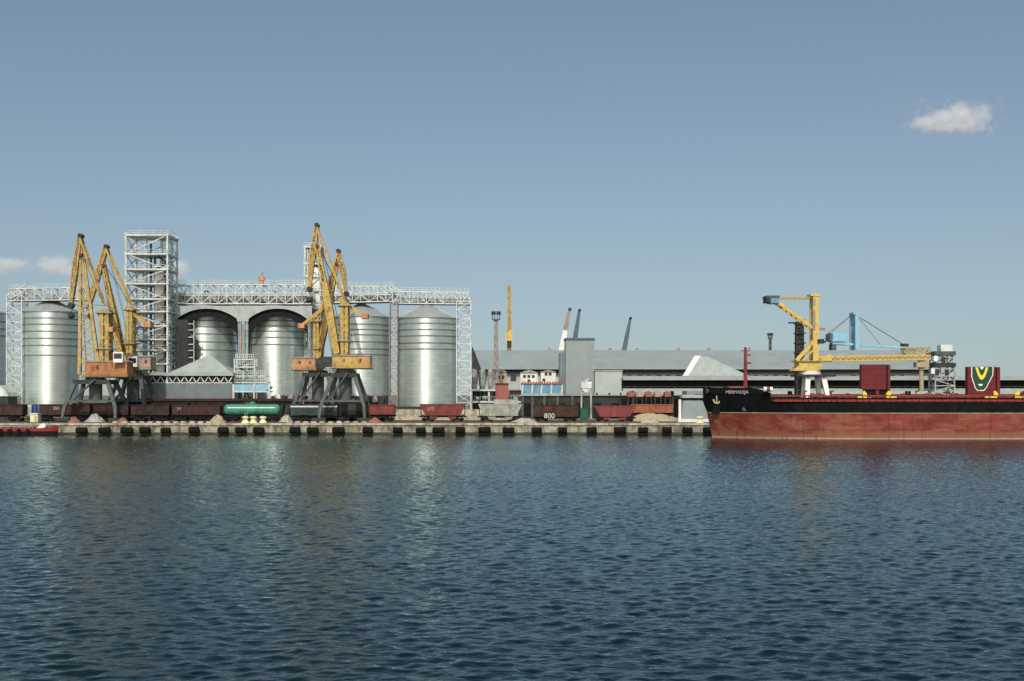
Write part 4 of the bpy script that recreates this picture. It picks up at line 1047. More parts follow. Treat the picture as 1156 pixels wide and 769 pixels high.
for i in range(46):
    x = xa+4+(xb-xa-8)*i/45
    if random.random()<.8:
        b = MB(); h=random.uniform(1.2,2.6); b.box((x-.9,Yw_+1.38,ze-2.2-h),(x+random.uniform(.3,1.1),Yw_+1.6,ze-2.2)); b.build('window','glass',t)
b = MB(); b.prism([(xa-.3,ze-1.4),(xa+3.6,ze-1.4),(xa+.3,zr+.2),(xa-.3,zr+.4)],Yw_-1.6,Yw_-1.25); b.build('end_flashing','steel_dark',t)
b = MB()
for px in (620,689,719,766,800,846):
    b = MB(); q_=Vector((X(px,Yw_+22),Yw_+22,zr)); b.lathe(q_,[(.5,-.2),(.5,.5),(.7,.6),(.1,.95)],8); b.build('roof_ventilator','steel_pale',t)

# hipped loading shed with strong light painted white on its end, in front of warehouse
Yh = 375
t = thing('hip_roof_shed', 'grey hip roofed shed with sloping end painted white for sunlight', 'shed', (X(815,Yh), Yh, QZ))
ra, rb = P(787,402.3,Yh+6), P(798,402.3,Yh+6); e = [P(772,424.5,Yh),P(905,424.5,Yh)]
b = MB(); v=[tuple(e[0]),(X(846,Yh),Yh,Z(424.5,Yh)),(X(846,Yh)+2,Yh+12,Z(424.5,Yh)),(e[0].x+3,Yh+12,e[0].z),tuple(ra),tuple(rb)]
b.add(v,[(0,1,5,4),(1,2,5),(2,3,4,5),(3,0,4),(3,2,1,0)]); b.build('roof','roof_pale',t)
b = MB(); dv=Vector((X(5.8+578,Yh),0,0)); 
b.add([tuple(e[0]+Vector((-.4,-.35,.05))),tuple(e[0]+dv+Vector((-.2,-.35,.05))),tuple(ra+dv*.75+Vector((0,-.35,.15))),tuple(ra+Vector((-.8,-.35,.15))),
       tuple(e[0]+Vector((-.4,-.05,.05))),tuple(e[0]+dv+Vector((-.2,-.05,.05))),tuple(ra+dv*.75+Vector((0,-.05,.15))),tuple(ra+Vector((-.8,-.05,.15)))],
      [(0,1,2,3),(7,6,5,4),(0,4,5,1),(1,5,6,2),(2,6,7,3),(3,7,4,0)]); b.build('sunlit_hip_face','white',t)  # white strip paints the strongly lit hip face
b = MB(); b.box((e[0].x+1,Yh+.8,QZ),(X(842,Yh),Yh+11,e[0].z-.05)); b.build('wall','sheet_grey',t)

# tall transfer tower
Yt_ = 366
t = thing('transfer_tower', 'tall windowless grey tower building with dark roof edge', 'building', (X(654,Yt_), Yt_, QZ))
b = MB(); b.box((X(638.5,Yt_),Yt_,QZ),(X(671,Yt_),Yt_+9,Z(384,Yt_))); b.build('wall','sheet_grey',t)
b = MB(); b.box((X(637.8,Yt_),Yt_-.25,Z(383.9,Yt_)),(X(671.6,Yt_),Yt_+9.2,Z(381.6,Yt_))); b.build('roof_edge','navy',t)
b = MB(); b.box((X(632,Yt_),Yt_+2,QZ),(X(638.3,Yt_),Yt_+8,Z(398,Yt_))); b.build('side_shaft','sheet_bluegrey',t)
Yn = 360
t = thing('sampling_house', 'low pale grey box building attached beside the tall grey tower', 'building', (X(687,Yn), Yn, QZ))
b = MB(); b.box((X(671.8,Yn),Yn,Z(443.5,Yn)),(X(702.5,Yn),Yn+7,Z(419.5,Yn))); b.build('wall','sheet_pale',t)
b = MB(); b.box((X(671.5,Yn),Yn-.2,Z(419.4,Yn)),(X(702.9,Yn),Yn+7.2,Z(418,Yn))); b.build('roof','steel_pale',t)
for px in (674,688,701):
    b = MB(); b.box((X(px,Yn)-.25,Yn+.3,QZ),(X(px,Yn)+.25,Yn+.8,Z(443.6,Yn))); b.build('post','steel_dark',t)

# the long conveyor gallery running behind the ship
Yg = 345
t = thing('conveyor_gallery', 'very long enclosed conveyor gallery with pale roof running behind the ship', 'conveyor', (X(930,Yg), Yg, QZ))
xa, xb = X(703,Yg), X(1420,Yg)
b = MB(); b.prism_x([(Yg-2.2,Z(429.3,Yg)),(Yg-2.2,Z(428,Yg)),(Yg+1,Z(424.5,Yg)),(Yg+5,Z(428,Yg)),(Yg+5,Z(429.3,Yg))],xa,xb); b.build('roof','roof_pale',t)
b = MB(); b.box((xa,Yg+.3,Z(438.6,Yg)),(xb,Yg+4,Z(429.4,Yg))); b.build('side_shade','black',t)  # black side paints the shadow of the overhanging roof
b = MB(); b.box((xa,Yg-1.4,Z(441.5,Yg)),(xb,Yg+4.4,Z(438.7,Yg))); b.build('walkway_fascia','roof_pale',t)
n=0
b = MB()
x=xa+1
while x<xb:
    b.beam((x,Yg-1.3,Z(438.7,Yg)),(x,Yg-1.3,Z(436.5,Yg)),.07); x+=2.2
b.beam((xa,Yg-1.3,Z(436.5,Yg)),(xb,Yg-1.3,Z(436.5,Yg)),.08); b.build('handrail','steel_grey',t)
x=xa+3
while x<xb:
    b=MB(); b.box((x-.3,Yg+.5,QZ),(x+.3,Yg+1.1,Z(441.6,Yg))); b.box((x-.3,Yg+3.2,QZ),(x+.3,Yg+3.8,Z(441.6,Yg))); b.build('support_post','steel_dark',t); x+=11
Yl = 350
t = thing('lower_gallery', 'lower pale conveyor strip below the long gallery behind the ship', 'conveyor', (X(900,Yl), Yl, QZ))
xa, xb = X(786,Yl), X(1420,Yl)
b = MB(); b.box((xa,Yl-1.5,Z(448.5,Yl)),(xb,Yl+3,Z(445,Yl))); b.build('casing','roof_pale',t)
x=xa+4
while x<xb:
    b=MB(); b.box((x-.25,Yl,QZ),(x+.25,Yl+.6,Z(448.6,Yl))); b.build('post','steel_dark',t); x+=14
Yd = 356
t = thing('shade_backing_shed', 'long low black backing shed for the shade below the conveyor galleries', 'shed', (X(800,Yd), Yd, QZ))
b = MB(); b.box((X(575,Yd),Yd,QZ),(X(1420,Yd),Yd+8,Z(447,Yd))); b.build('wall','steel_dark',t)  # dark wall added to fill in shade under the conveyors
b = MB(); b.box((X(574,Yd),Yd-.6,Z(446.9,Yd)),(X(1421,Yd),Yd+8.6,Z(445.8,Yd))); b.build('roof','steel_brown',t)
for i in range(40):
    px=590+i*20
    b=MB(); b.box((X(px,Yd),Yd-.12,QZ+.02),(X(px+9,Yd),Yd+.05,Z(455,Yd))); b.build('door','black',t)
# reddish covers between the gallery and the orange wagon
Yr=338
for i,px in enumerate((712,722,732.5,743,754)):
    b=MB(); w=3.6+.5*(i%2); b.prism([(X(px-w,Yr),Z(448,Yr)),(X(px+w,Yr),Z(448,Yr)),(X(px+w,Yr),Z(443,Yr)),(X(px,Yr),Z(441.6,Yr)),(X(px-w,Yr),Z(443,Yr))],Yr,Yr+3)
    t=thing('valve_house',['reddish valve house on stilts nearest the pale box building','pinkish valve house on stilts, second from the pale box building','reddish valve house on stilts in the middle of its row','pinkish valve house on stilts, second from the grey hood','reddish valve house on stilts nearest the grey hood'][i],'hut',(X(px,Yr),Yr,QZ),'valve houses under the gallery')
    b.build('casing',['redhut','pinkgrey'][i%2],t)
    for s in (-.8,.8):
        b=MB(); b.box((X(px+s*w,Yr)-.15,Yr+.4,QZ),(X(px+s*w,Yr)+.15,Yr+.7,Z(448.1,Yr))); b.build('stilt','steel_dark',t)
# grey tapering hood by the bow
Yo=288
t=thing('loading_hood','grey tapering sheet metal loading hood between white posts near the bow','hopper',(X(783,Yo),Yo,QZ))
b=MB(); b.prism([(X(769.5,Yo),Z(472.8,Yo)),(X(801,Yo),Z(472.8,Yo)),(X(793,Yo),Z(452.3,Yo)),(X(771,Yo),Z(452.3,Yo))],Yo,Yo+4); b.build('hood','sheet_grey',t)
b=MB(); b.box((X(770,Yo),Yo-.1,Z(449.3,Yo)),(X(793,Yo),Yo+4.1,Z(445.8,Yo))); b.build('cap','roof_pale',t)
b=MB(); b.box((X(771,Yo),Yo+.2,Z(452.2,Yo)),(X(792,Yo),Yo+3.8,Z(449.4,Yo))); b.build('throat','black',t)
b=MB(); b.box((X(766,Yo),Yo-.4,QZ),(X(768.8,Yo),Yo+.4,Z(451,Yo))); b.build('post','white',t)
b=MB(); b.box((X(765,Yo),Yo-1.2,QZ),(X(803,Yo),Yo+4.4,Z(473,Yo))); b.build('plinth','white',t)

# clutter around the towers: tanks, houses, hut, blue conveyor hall
Yv=352
for i,(px,r) in enumerate(((535,4.2),(544.6,4.0),(553.6,3.2))):
    t=thing('storage_tank',['pale vertical tank nearest the silo gantry leg','pale vertical tank in the middle of three','slender pale vertical tank beside the floodlight mast'][i],'tank',(X(px,Yv),Yv,QZ),'pale storage tanks')
    R=r*Yv/FL
    b=MB(); b.lathe((X(px,Yv),Yv,0),[(.25,Z(440,Yv)),(R,Z(435,Yv)),(R,Z(419,Yv)),(R*.4,Z(416.8,Yv))],24); b.build('shell','steel_pale',t,True)
    b=MB()
    for a in (.8,2.3,3.9,5.5): b.beam((X(px,Yv)+R*.8*math.cos(a),Yv+R*.8*math.sin(a),QZ),(X(px,Yv)+R*.8*math.cos(a),Yv+R*.8*math.sin(a),Z(433,Yv)),.2)
    b.build('stand','steel_grey',t)
Yv=343
t=thing('pipe_rack','white steel pipe rack with two decks below the pale tanks','rack',(X(552,Yv),Yv,QZ))
for py,pa,pb in ((439.5,531,575),(452.8,531,588)):
    b=MB(); b.box((X(pa,Yv),Yv,Z(py+2,Yv)),(X(pb,Yv),Yv+3,Z(py,Yv))); d_=b.build('deck','steel_white',t)
    b=MB()
    for k in range(int((pb-pa)/3.2)): 
        xx=X(pa+1+k*3.2,Yv); b.beam((xx,Yv+.1,Z(py,Yv)),(xx,Yv+.1,Z(py,Yv)+1.2),.1)
    b.beam((X(pa,Yv),Yv+.1,Z(py,Yv)+1.2),(X(pb,Yv),Yv+.1,Z(py,Yv)+1.2),.12); b.build('handrail','steel_pale',d_)
for px in (532,552,574):
    b=MB(); b.box((X(px,Yv)-.3,Yv+.3,QZ),(X(px,Yv)+.3,Yv+.9,Z(439.4,Yv))); b.build('post','steel_white',t)
for k,(px,py) in enumerate(((540,450),(548,449),(566,451.5),(582,450))):
    b=MB(); b.tube((X(px-2.5,Yv),Yv+1.5,Z(py,Yv)),(X(px+2.5,Yv),Yv+1.5,Z(py,Yv)),.5,12); b.build('pipe','steel_pale',t)
Yv=352
t=thing('yard_backdrop_shed','dark low shed with brown roof behind the pipe rack','shed',(X(560,Yv+6),Yv+6,QZ))
b=MB(); b.box((X(531,Yv+6),Yv+6,QZ),(X(590,Yv+6),Yv+14,Z(441,Yv+6))); b.build('wall','steel_dark',t)
b=MB(); b.box((X(530,Yv+6),Yv+5.6,Z(440.9,Yv+6)),(X(591,Yv+6),Yv+14.4,Z(439.5,Yv+6))); b.build('roof','steel_brown',t)
t.name='low_shed'
Yv=388
t=thing('plaster_house','tan plaster house behind the floodlight mast','house',(X(565,Yv),Yv,QZ))
b=MB(); b.box((X(560,Yv),Yv,QZ),(X(572,Yv),Yv+8,Z(420.5,Yv))); b.build('wall','tan',t)
b=MB(); b.prism([(X(559.5,Yv),Z(420.4,Yv)),(X(572.5,Yv),Z(420.4,Yv)),(X(568,Yv),Z(417,Yv)),(X(564,Yv),Z(417,Yv))],Yv-.3,Yv+8.3); b.build('roof','steel_brown',t)
for px in (563,568):
    b=MB(); b.box((X(px,Yv)-.4,Yv-.05,Z(428,Yv)),(X(px,Yv)+.4,Yv+.1,Z(424,Yv))); b.build('window','glass',t)
Yv=384
def white_house(px0,px1,pyt,pyp,label,wins):
    t=thing('white_house',label,'house',(X((px0+px1)/2,Yv),Yv,QZ),'white office houses')
    b=MB(); b.box((X(px0,Yv),Yv,QZ),(X(px1,Yv),Yv+8,Z(pyt,Yv))); b.build('wall','white',t)
    xm=(X(px0,Yv)+X(px1,Yv))/2
    b=MB(); b.prism([(X(px0,Yv)-.3,Z(pyt,Yv)+.01),(X(px1,Yv)+.3,Z(pyt,Yv)+.01),(xm,Z(pyp,Yv))],Yv-.3,Yv+8.3); b.build('roof','steel_pale',t)
    for px,py in wins:
        b=MB(); b.box((X(px,Yv)-.45,Yv-.06,Z(py+1.6,Yv)),(X(px,Yv)+.45,Yv+.1,Z(py-1.6,Yv))); b.build('window','glass',t)
white_house(587.5,607,421,417.5,'white office house with low gable nearest the tan house',[(592,425),(597,425),(602,425),(597,430)])
white_house(610.5,627.5,420,417.5,'white office house with two upper windows beside the tall tower',[(616.5,422.5),(621,422.5),(614,429)])
white_house(632,641,423,418.5,'small steep white house in front of the tall tower foot',[(636,426.5)])
Yv=341
t=thing('red_hut','tall reddish hut standing on the yard beside the blue conveyor hall','hut',(X(567,Yv),Yv-3,QZ))
b=MB(); b.box((X(559.5,Yv),Yv-3,QZ),(X(574,Yv),Yv-.2,Z(434,Yv))); b.build('wall','redhut',t)
b=MB(); b.box((X(559,Yv),Yv-3.3,Z(433.9,Yv)),(X(574.5,Yv),Yv,Z(432.8,Yv))); b.build('roof','steel_dark',t)
b=MB(); b.box((X(564,Yv),Yv-3.06,Z(442,Yv)),(X(568,Yv),Yv-2.95,Z(437.5,Yv))); b.build('window','redhut',t)
b=MB(); b.box((X(558,Yv),Yv-4,QZ),(X(585,Yv),Yv-3.35,Z(451,Yv))); b.build('plinth','steel_pale',t)
Yv=337
t=thing('conveyor_hall','blue clad conveyor hall with pale stripes raised on posts','hall',(X(612,Yv),Yv,QZ))
b=MB(); b.box((X(588.5,Yv),Yv,Z(444.5,Yv)),(X(635,Yv),Yv+5,Z(434,Yv))); b.build('wall','blue',t)
for px in (589.5,600.5,611,622,634):
    b=MB(); b.prism([(X(px-.9,Yv),Z(444.4,Yv)),(X(px+.9,Yv),Z(444.4,Yv)),(X(px+1.7,Yv),Z(434.2,Yv)),(X(px-.1,Yv),Z(434.2,Yv))],Yv-.12,Yv-.02); b.build('stripe','pale_stripe',t)
b=MB(); b.box((X(588,Yv),Yv-.3,Z(433.9,Yv)),(X(635.5,Yv),Yv+5.3,Z(432.6,Yv)));
for k in range(15): b.cbox((X(590+k*3.1,Yv),Yv+.2,Z(431.9,Yv)),(.45,.4,.5))
b.build('roof','redhut',t)
b=MB(); b.box((X(588,Yv),Yv-.4,Z(447,Yv)),(X(635.5,Yv),Yv+5.4,Z(444.6,Yv))); b.build('floor_beam','steel_pale',t)
for px in (590,601,614.5,629.5,646):
    b=MB(); b.box((X(px,Yv)-.3,Yv,QZ),(X(px,Yv)+.3,Yv+.6,Z(447.1,Yv))); b.build('post','steel_grey',t)
Yv=333
t=thing('dust_filter','pale boxy dust filter on posts in front of the tall tower','machine',(X(661,Yv),Yv,QZ))
b=MB(); b.box((X(656,Yv),Yv,Z(438.5,Yv)),(X(668,Yv),Yv+3,Z(431,Yv))); b.prism([(X(660,Yv),Z(443,Yv)),(X(664,Yv),Z(443,Yv)),(X(668,Yv),Z(438.6,Yv)),(X(656,Yv),Z(438.6,Yv))],Yv+.2,Yv+2.8); b.build('casing','steel_white',t)
b=MB(); b.tube((X(661,Yv),Yv+1.5,Z(431,Yv)),(X(666,Yv),Yv+1.5,Z(427.5,Yv)),.5,10); b.build('duct','steel_pale',t)
for px in (656.5,667.3):
    b=MB(); b.box((X(px,Yv)-.2,Yv+.2,QZ),(X(px,Yv)+.2,Yv+.6,Z(438.6,Yv))); b.build('post','steel_pale',t)
Yv=310
b=MB(); b.box((X(655.5,Yv),Yv,QZ),(X(664,Yv),Yv+2,Z(461.5,Yv))); b.box((X(655,Yv),Yv-.2,Z(461.4,Yv)),(X(664.5,Yv),Yv+2.2,Z(460.8,Yv))); tag(b.build('tool_locker',mat('locker_green',(.02,.10,.065))),'small green locker beside the dark brown wagon with numerals','locker')

# ------------------------------------------------------------------ floodlight masts
def mast(px,pyt,pyh,Y,label,wpx,lights=True,mt='steel_brown'):
    t=thing('floodlight_mast',label,'mast',(X(px,Y),Y,QZ))
    b=MB(); b.truss((X(px,Y),Y,QZ),(X(px,Y),Y,Z(pyh,Y)),wpx*Y/FL*1.15,wpx*Y/FL*1.15,22,.3,wpx*Y/FL*.7,wpx*Y/FL*.7,.2); b.build('lattice_shaft',mt,t)
    r=wpx*Y/FL
    b=MB(); b.lathe((X(px,Y),Y,0),[(r*.5,Z(pyh+1,Y)),(r*1.05,Z(pyh,Y)),(r*1.05,Z(pyh-1,Y))],16); pl=b.build('head_platform',mt,t)
    b=MB()
    for a in np.arange(0,2*PI,PI/5):
        b.cbox((X(px,Y)+r*.95*math.cos(a),Y+r*.95*math.sin(a),Z(pyt+1.5,Y)),(.55,.55,.9)); b.beam((X(px,Y)+r*.95*math.cos(a),Y+r*.95*math.sin(a),Z(pyh-1,Y)),(X(px,Y)+r*.95*math.cos(a),Y+r*.95*math.sin(a),Z(pyt+1,Y)),.12)
    b.build('lamps','steel_dark',pl)
    return t
mast(560,352,361,372,'brown lattice floodlight mast rising in front of the warehouse roof',4.6)
mast(869.5,376,382,470,'slim dark floodlight mast beyond the warehouse roof near the red ship mast',2.6,mt='steel_grey')

# ------------------------------------------------------------------ cranes beyond the warehouse
Yz=490
t=thing('tower_crane_mast','thin upright yellow crane boom beyond the warehouse roof','crane',(X(575,Yz),Yz,QZ))
b=MB(); b.truss(P(575,395,Yz),P(575,322,Yz),4.2*Yz/FL,1.4,20,.42,2.6*Yz/FL,1.0,.3); 
for s in (-.5,.5): b.beam(P(575,395,Yz)+Vector((0,s,0)),P(575,322,Yz)+Vector((0,s,0)),3.0*Yz/FL,.12,2.0*Yz/FL)
b.build('boom','yellow_dull',t)
b=MB(); b.prism([(X(571,Yz),Z(385,Yz)),(X(578.5,Yz),Z(385,Yz)),(X(579,Yz),Z(375,Yz)),(X(576,Yz),Z(372,Yz)),(X(571,Yz),Z(377,Yz))],Yz-1.6,Yz-.8); b.build('winch_housing','yellow_new',t)
b=MB(); b.truss((X(575,Yz),Yz,QZ),(X(575,Yz),Yz,Z(394.5,Yz)),2.2,2.2,12,.35); b.build('pedestal','yellow_dull',t)
b=MB(); b.box((X(572.5,Yz),Yz-1.8,Z(391,Yz)),(X(577,Yz),Yz-.9,Z(386,Yz))); b.build('operator_cab','steel_dark',t)
t.name='harbour_crane'
def far_boom(px0,py0,px1,py1,Y,m1,m2,label,split=.45,w=5.5):
    t=thing('loader_boom',label,'crane',(X(px0,Y),Y,QZ),'raised booms beyond the warehouse')
    p0,p1=P(px0,py0,Y),P(px1,py1,Y); pm=p0.lerp(p1,split)
    W_=w*Y/FL
    b=MB(); b.beam(p0,pm,W_,1.6,W_*.92,1.5); b.build('lower_boom',m1,t)
    b=MB(); b.beam(pm,p1,W_*.9,1.5,W_*.55,1.0); b.build('upper_boom',m2,t)
    b=MB(); b.tube(p1+Vector((.1,-.7,.2)),p1+Vector((.1,.7,.2)),W_*.32,12); b.build('head_sheave','steel_dark',t)
    b=MB(); b.box((p0.x-2.5,Y-2.5,QZ),(p0.x+2.5,Y+2.5,p0.z-1)); b.box((p0.x-1.2,Y-1.2,p0.z-1.001),(p0.x+1.2,Y+1.2,p0.z+.8)); b.build('pedestal','steel_grey',t)
    b=MB(); b.beam(p0+Vector((-1.5,0,0)),p0.lerp(p1,.3)+Vector((-.2,0,0)),.35); b.build('luffing_ram','steel_pale',t)
    return t
far_boom(633,398,643,350,480,'white','steel_brown','raised boom with white lower half and dark brown upper half',.52,6)
far_boom(646.5,400,654,351,486,'navy','navy','raised slate blue boom just behind the tall tower',.5,5.5)
far_boom(704,399,711.5,360,480,'navy','navy','raised slate blue boom standing alone over the warehouse roof',.5,5.0)

# blue crane behind the yellow ship loader
Yz=470
t=thing('gantry_crane','pale blue quay crane with upright tower and machinery box','crane',(X(964,Yz),Yz,QZ))
for s in (-2.4,2.4):
    b=MB(); b.beam((X(964.5,Yz),Yz+s,QZ),(X(964.5,Yz),Yz+s,Z(354,Yz)),6.0*Yz/FL,1.3); b.build('tower_column','blue_pale',t)
b=MB(); b.box((X(961,Yz),Yz-3.2,Z(356,Yz)),(X(968.5,Yz),Yz+3.2,Z(353,Yz)));
for py in (366,380,392): b.box((X(962.3,Yz),Yz-1.7,Z(py,Yz)),(X(966.7,Yz),Yz+1.7,Z(py-1.5,Yz)))
b.build('cross_head','blue_pale',t)
b=MB(); b.beam((X(962,Yz),Yz-3.2,QZ),(X(962,Yz),Yz-3.2,Z(355,Yz)),.5); b.build('ladder','navy',t)
b=MB(); b.box((X(936,Yz),Yz-3,Z(386,Yz)),(X(955,Yz),Yz+3,Z(376,Yz))); h_=b.build('machinery_house','blue_pale',t)
b=MB(); b.box((X(934.5,Yz),Yz-3.4,Z(385,Yz)),(X(937.5,Yz),Yz+3.4,Z(377,Yz))); b.build('house_end','navy',h_)
b=MB()
for s in (-2,2): b.beam((X(938,Yz),Yz+s,Z(387.5,Yz)),(X(1030,Yz),Yz+s,Z(393.5,Yz)),.8)
b.build('main_girder','blue_pale',t)
for (pa,pya,pb,pyb) in ((968,357,1023,391),(968,357,996,392),(961,356,935,376),(961,356,928,385)):
    b=MB()
    for s in (-1.8,1.8): b.beam(P(pa,pya,Yz+s),P(pb,pyb,Yz+s),.26 if pa==968 and pb==1023 else .15); 
    b.build('stay','steel_grey',t)
b=MB(); b.cbox(P(1021,391.5,Yz),(1.8,4.6,2.2)); b.build('stay_anchor','steel_dark',t)
b=MB(); b.box((X(1029,Yz)-.8,Yz-2.5,QZ),(X(1029,Yz)+.8,Yz+2.5,Z(393.5,Yz)-.5)); b.box((X(940,Yz)-.8,Yz-2.5,QZ),(X(940,Yz)+.8,Yz+2.5,Z(387.5,Yz)-.5)); b.build('leg','steel_grey',t)

# ------------------------------------------------------------------ yellow ship loader behind the ship
Yl=297
t=thing('ship_loader','bright yellow ship loader on white legs with long lattice boom','ship loader',(X(915,Yl),Yl,QZ))
for px0,px1,s in ((909.5,905,-1),(927,935,-1),(911.5,908,1),(925,932,1)):
    b=MB(); b.beam((X(px0,Yl),Yl+s*2,Z(425.5,Yl)),(X(px1,Yl),Yl+s*4.2,QZ),5.5*Yl/FL,1.2,3.6*Yl/FL,1.0); b.build('leg','white',t)
b=MB(); b.box((X(896,Yl),Yl-3.4,Z(425.4,Yl)),(X(940,Yl),Yl+3.4,Z(423,Yl))); b.build('portal_deck','steel_dark',t)
b=MB(); b.lathe((X(914,Yl),Yl,0),[(2.6,Z(422.9,Yl)),(2.6,Z(419,Yl))],24); b.build('slewing_ring','white',t)
b=MB(); b.prism([(X(893,Yl),Z(418.8,Yl)),(X(922,Yl),Z(418.8,Yl)),(X(926,Yl),Z(413,Yl)),(X(922,Yl),Z(408.6,Yl)),(X(899,Yl),Z(408.6,Yl)),(X(899.5,Yl),Z(413,Yl))],Yl-2.4,Yl+2.4); b.build('slewing_base','yellow_new',t)
b=MB(); b.box((X(896,Yl),Yl-2.9,Z(408.5,Yl)),(X(926,Yl),Yl+2.9,Z(407.3,Yl))); b.build('service_deck','yellow_dull',t)
b=MB()
for s in (-1.5,1.5):
    b.beam((X(919,Yl),Yl+s,Z(407.2,Yl)),(X(919,Yl),Yl+s,Z(334,Yl)),6.2*Yl/FL,.7)
for py in (340,352,366,380,394): b.box((X(917,Yl),Yl-1.15,Z(py,Yl)),(X(921,Yl),Yl+1.15,Z(py-1.5,Yl)))
mc=b.build('mast_column','yellow_new',t)
b=MB(); b.box((X(915.4,Yl),Yl-1.95,Z(373,Yl)),(X(918.2,Yl),Yl-1.87,Z(350,Yl))); b.box((X(915.4,Yl),Yl-1.95,Z(345,Yl)),(X(918.4,Yl),Yl-1.87,Z(338,Yl))); b.build('ladder_cage','steel_brown',mc)
b=MB(); b.box((X(913,Yl),Yl-2,Z(335,Yl)),(X(924,Yl),Yl+2,Z(332.5,Yl))); b.build('mast_head','yellow_new',t)
b=MB()
for s in (-1.3,1.3): b.beam(P(877,342,Yl)+Vector((0,s,0)),P(917,371,Yl)+Vector((0,s,0)),3.2*Yl/FL,.45)
for k in range(8): q_=P(877,342,Yl).lerp(P(917,371,Yl),k/7); b.beam(q_-Vector((0,1.3,0)),q_+Vector((0,1.3,0)),.3)
b.build('counter_jib','yellow_new',t)
b=MB()
for s in (-1.1,1.1): b.beam(P(876,337,Yl)+Vector((0,s,0)),P(915,336.5,Yl)+Vector((0,s,0)),.45,.3)
b.build('tie_bar','yellow_dull',t)
b=MB(); b.box((X(868,Yl),Yl-2.2,Z(343,Yl)),(X(877.5,Yl),Yl+2.2,Z(337,Yl))); cwb=b.build('counterweight','blue',t)
b=MB(); b.box((X(863.5,Yl),Yl-2.25,Z(342,Yl)),(X(867.9,Yl),Yl+2.25,Z(335.5,Yl))); b.build('counterweight_plate','steel_dark',cwb)
b=MB(); b.box((X(863,Yl),Yl-2.3,Z(336.9,Yl)),(X(878,Yl),Yl+2.3,Z(334.5,Yl))); b.build('counterweight_cap','steel_grey',cwb)
b=MB(); b.beam(P(922,371.5,Yl),P(931,371.5,Yl),2.6*Yl/FL,1.2); b.build('bracket','orange_pale',t)
b=MB(); b.beam(P(899,407,Yl-1.5),P(919,385,Yl-1.5),4*Yl/FL,.6); b.beam(P(906,407,Yl-1.2),P(921,392,Yl-1.2),2*Yl/FL,.5); b.build('backstay_strut','yellow_new',t)
b=MB(); b.tube(P(926,383,Yl-1.5),P(926,388,Yl-1.5),.9,10); b.beam(P(926,384,Yl-1.5),P(932,386.5,Yl-1.5),.5); b.build('cable_reel','steel_dark',t)
p0,p1=P(922,405.5,Yl),P(1049,403.5,Yl)
b=MB(); b.truss(p0,p1,5.5*Yl/FL,2.4,40,.26,4.6*Yl/FL,2.0,.17); bm_=b.build('boom','yellow_new',t)
b=MB(); b.beam(p0+Vector((0,0,-.05)),p1,2.2*Yl/FL,1.4); b.build('boom_belt','steel_brown',bm_)
b=MB(); b.prism([(X(924,Yl),Z(408,Yl)),(X(937,Yl),Z(407.5,Yl)),(X(939,Yl),Z(402,Yl)),(X(934,Yl),Z(400.5,Yl)),(X(926,Yl),Z(403,Yl))],Yl-1.6,Yl-1.3); b.build('boom_root_plate','yellow_new',bm_)
b=MB(); b.truss(P(1019,396,Yl),P(1049,395.5,Yl),1.2,1.8,10,.2); b.beam(P(1019,396,Yl),P(1022,402,Yl),.35); b.beam(P(1046,396,Yl),P(1046,402,Yl),.35); b.build('boom_head_frame','yellow_dull',bm_)
b=MB(); b.tube(P(1040,407,Yl),P(1040,418,Yl),.75,12); b.tube(P(1040,418,Yl),P(1040.5,441,Yl),.5,12); b.cbox(P(1040,412,Yl),(3,2.4,1.2)); b.build('loading_spout','grain',t)
# dark spiral lattice tower just behind the loader
Yc=318
t=thing('chute_tower','dark lattice chute tower behind the yellow ship loader mast','tower',(X(902,Yc),Yc,QZ))
b=MB(); b.truss((X(902.5,Yc),Yc,QZ),(X(902.5,Yc),Yc,Z(364,Yc)),8.5*Yc/FL,1.9,26,.42,6.5*Yc/FL,1.5,.36); b.tube((X(903,Yc),Yc,QZ),(X(903,Yc),Yc,Z(362,Yc)),.22,10); b.build('lattice','steel_dark',t)
for k,py in enumerate((366,377,388,399)):
    b=MB(); b.box((X(897,Yc),Yc-1.4,Z(py,Yc)),(X(908.5,Yc),Yc+1.4,Z(py-1.2,Yc))); b.build('landing','steel_dark',t)
b=MB(); b.beam(P(890,364.5,Yc),P(905,364.5,Yc),.4); b.tube(P(906,361,Yc),P(906,366,Yc),.9,10); b.build('head_pulley','steel_dark',t)
# drive station at the far end
Yc=330
t=thing('drive_station','grey and white open lattice drive station at the end of the yellow boom','machine',(X(1062,Yc),Yc,QZ))
xa,xb=X(1051,Yc),X(1075,Yc)
b=MB(); b.truss(((xa+xb)/2,Yc,QZ),((xa+xb)/2,Yc,Z(398,Yc)),xb-xa,5,12,.35,(xb-xa)*.8,4.5,.25); b.build('frame','steel_pale',t)
for py,m_ in ((399,'steel_grey'),(412,'steel_dark'),(423,'steel_pale')):
    b=MB(); b.box((xa,Yc-2.8,Z(py+2.6,Yc)),(xb,Yc+2.8,Z(py-2,Yc))); b.build('platform',m_,t)
b=MB(); b.box((X(1060,Yc),Yc-1.5,Z(397,Yc)),(X(1073,Yc),Yc+1.5,Z(389.5,Yc))); b.build('drive_hood','steel_white',t)
for px,py,m_ in ((1053,419,'white'),(1058,420,'steel_dark'),(1064,418,'steel_pale'),(1069,420,'steel_dark'),(1056,405,'white'),(1065,406.5,'steel_dark')):
    b=MB(); b.cbox(P(px,py,Yc-2.9),(1.0,.5,1.4)); b.build('motor',m_,t)

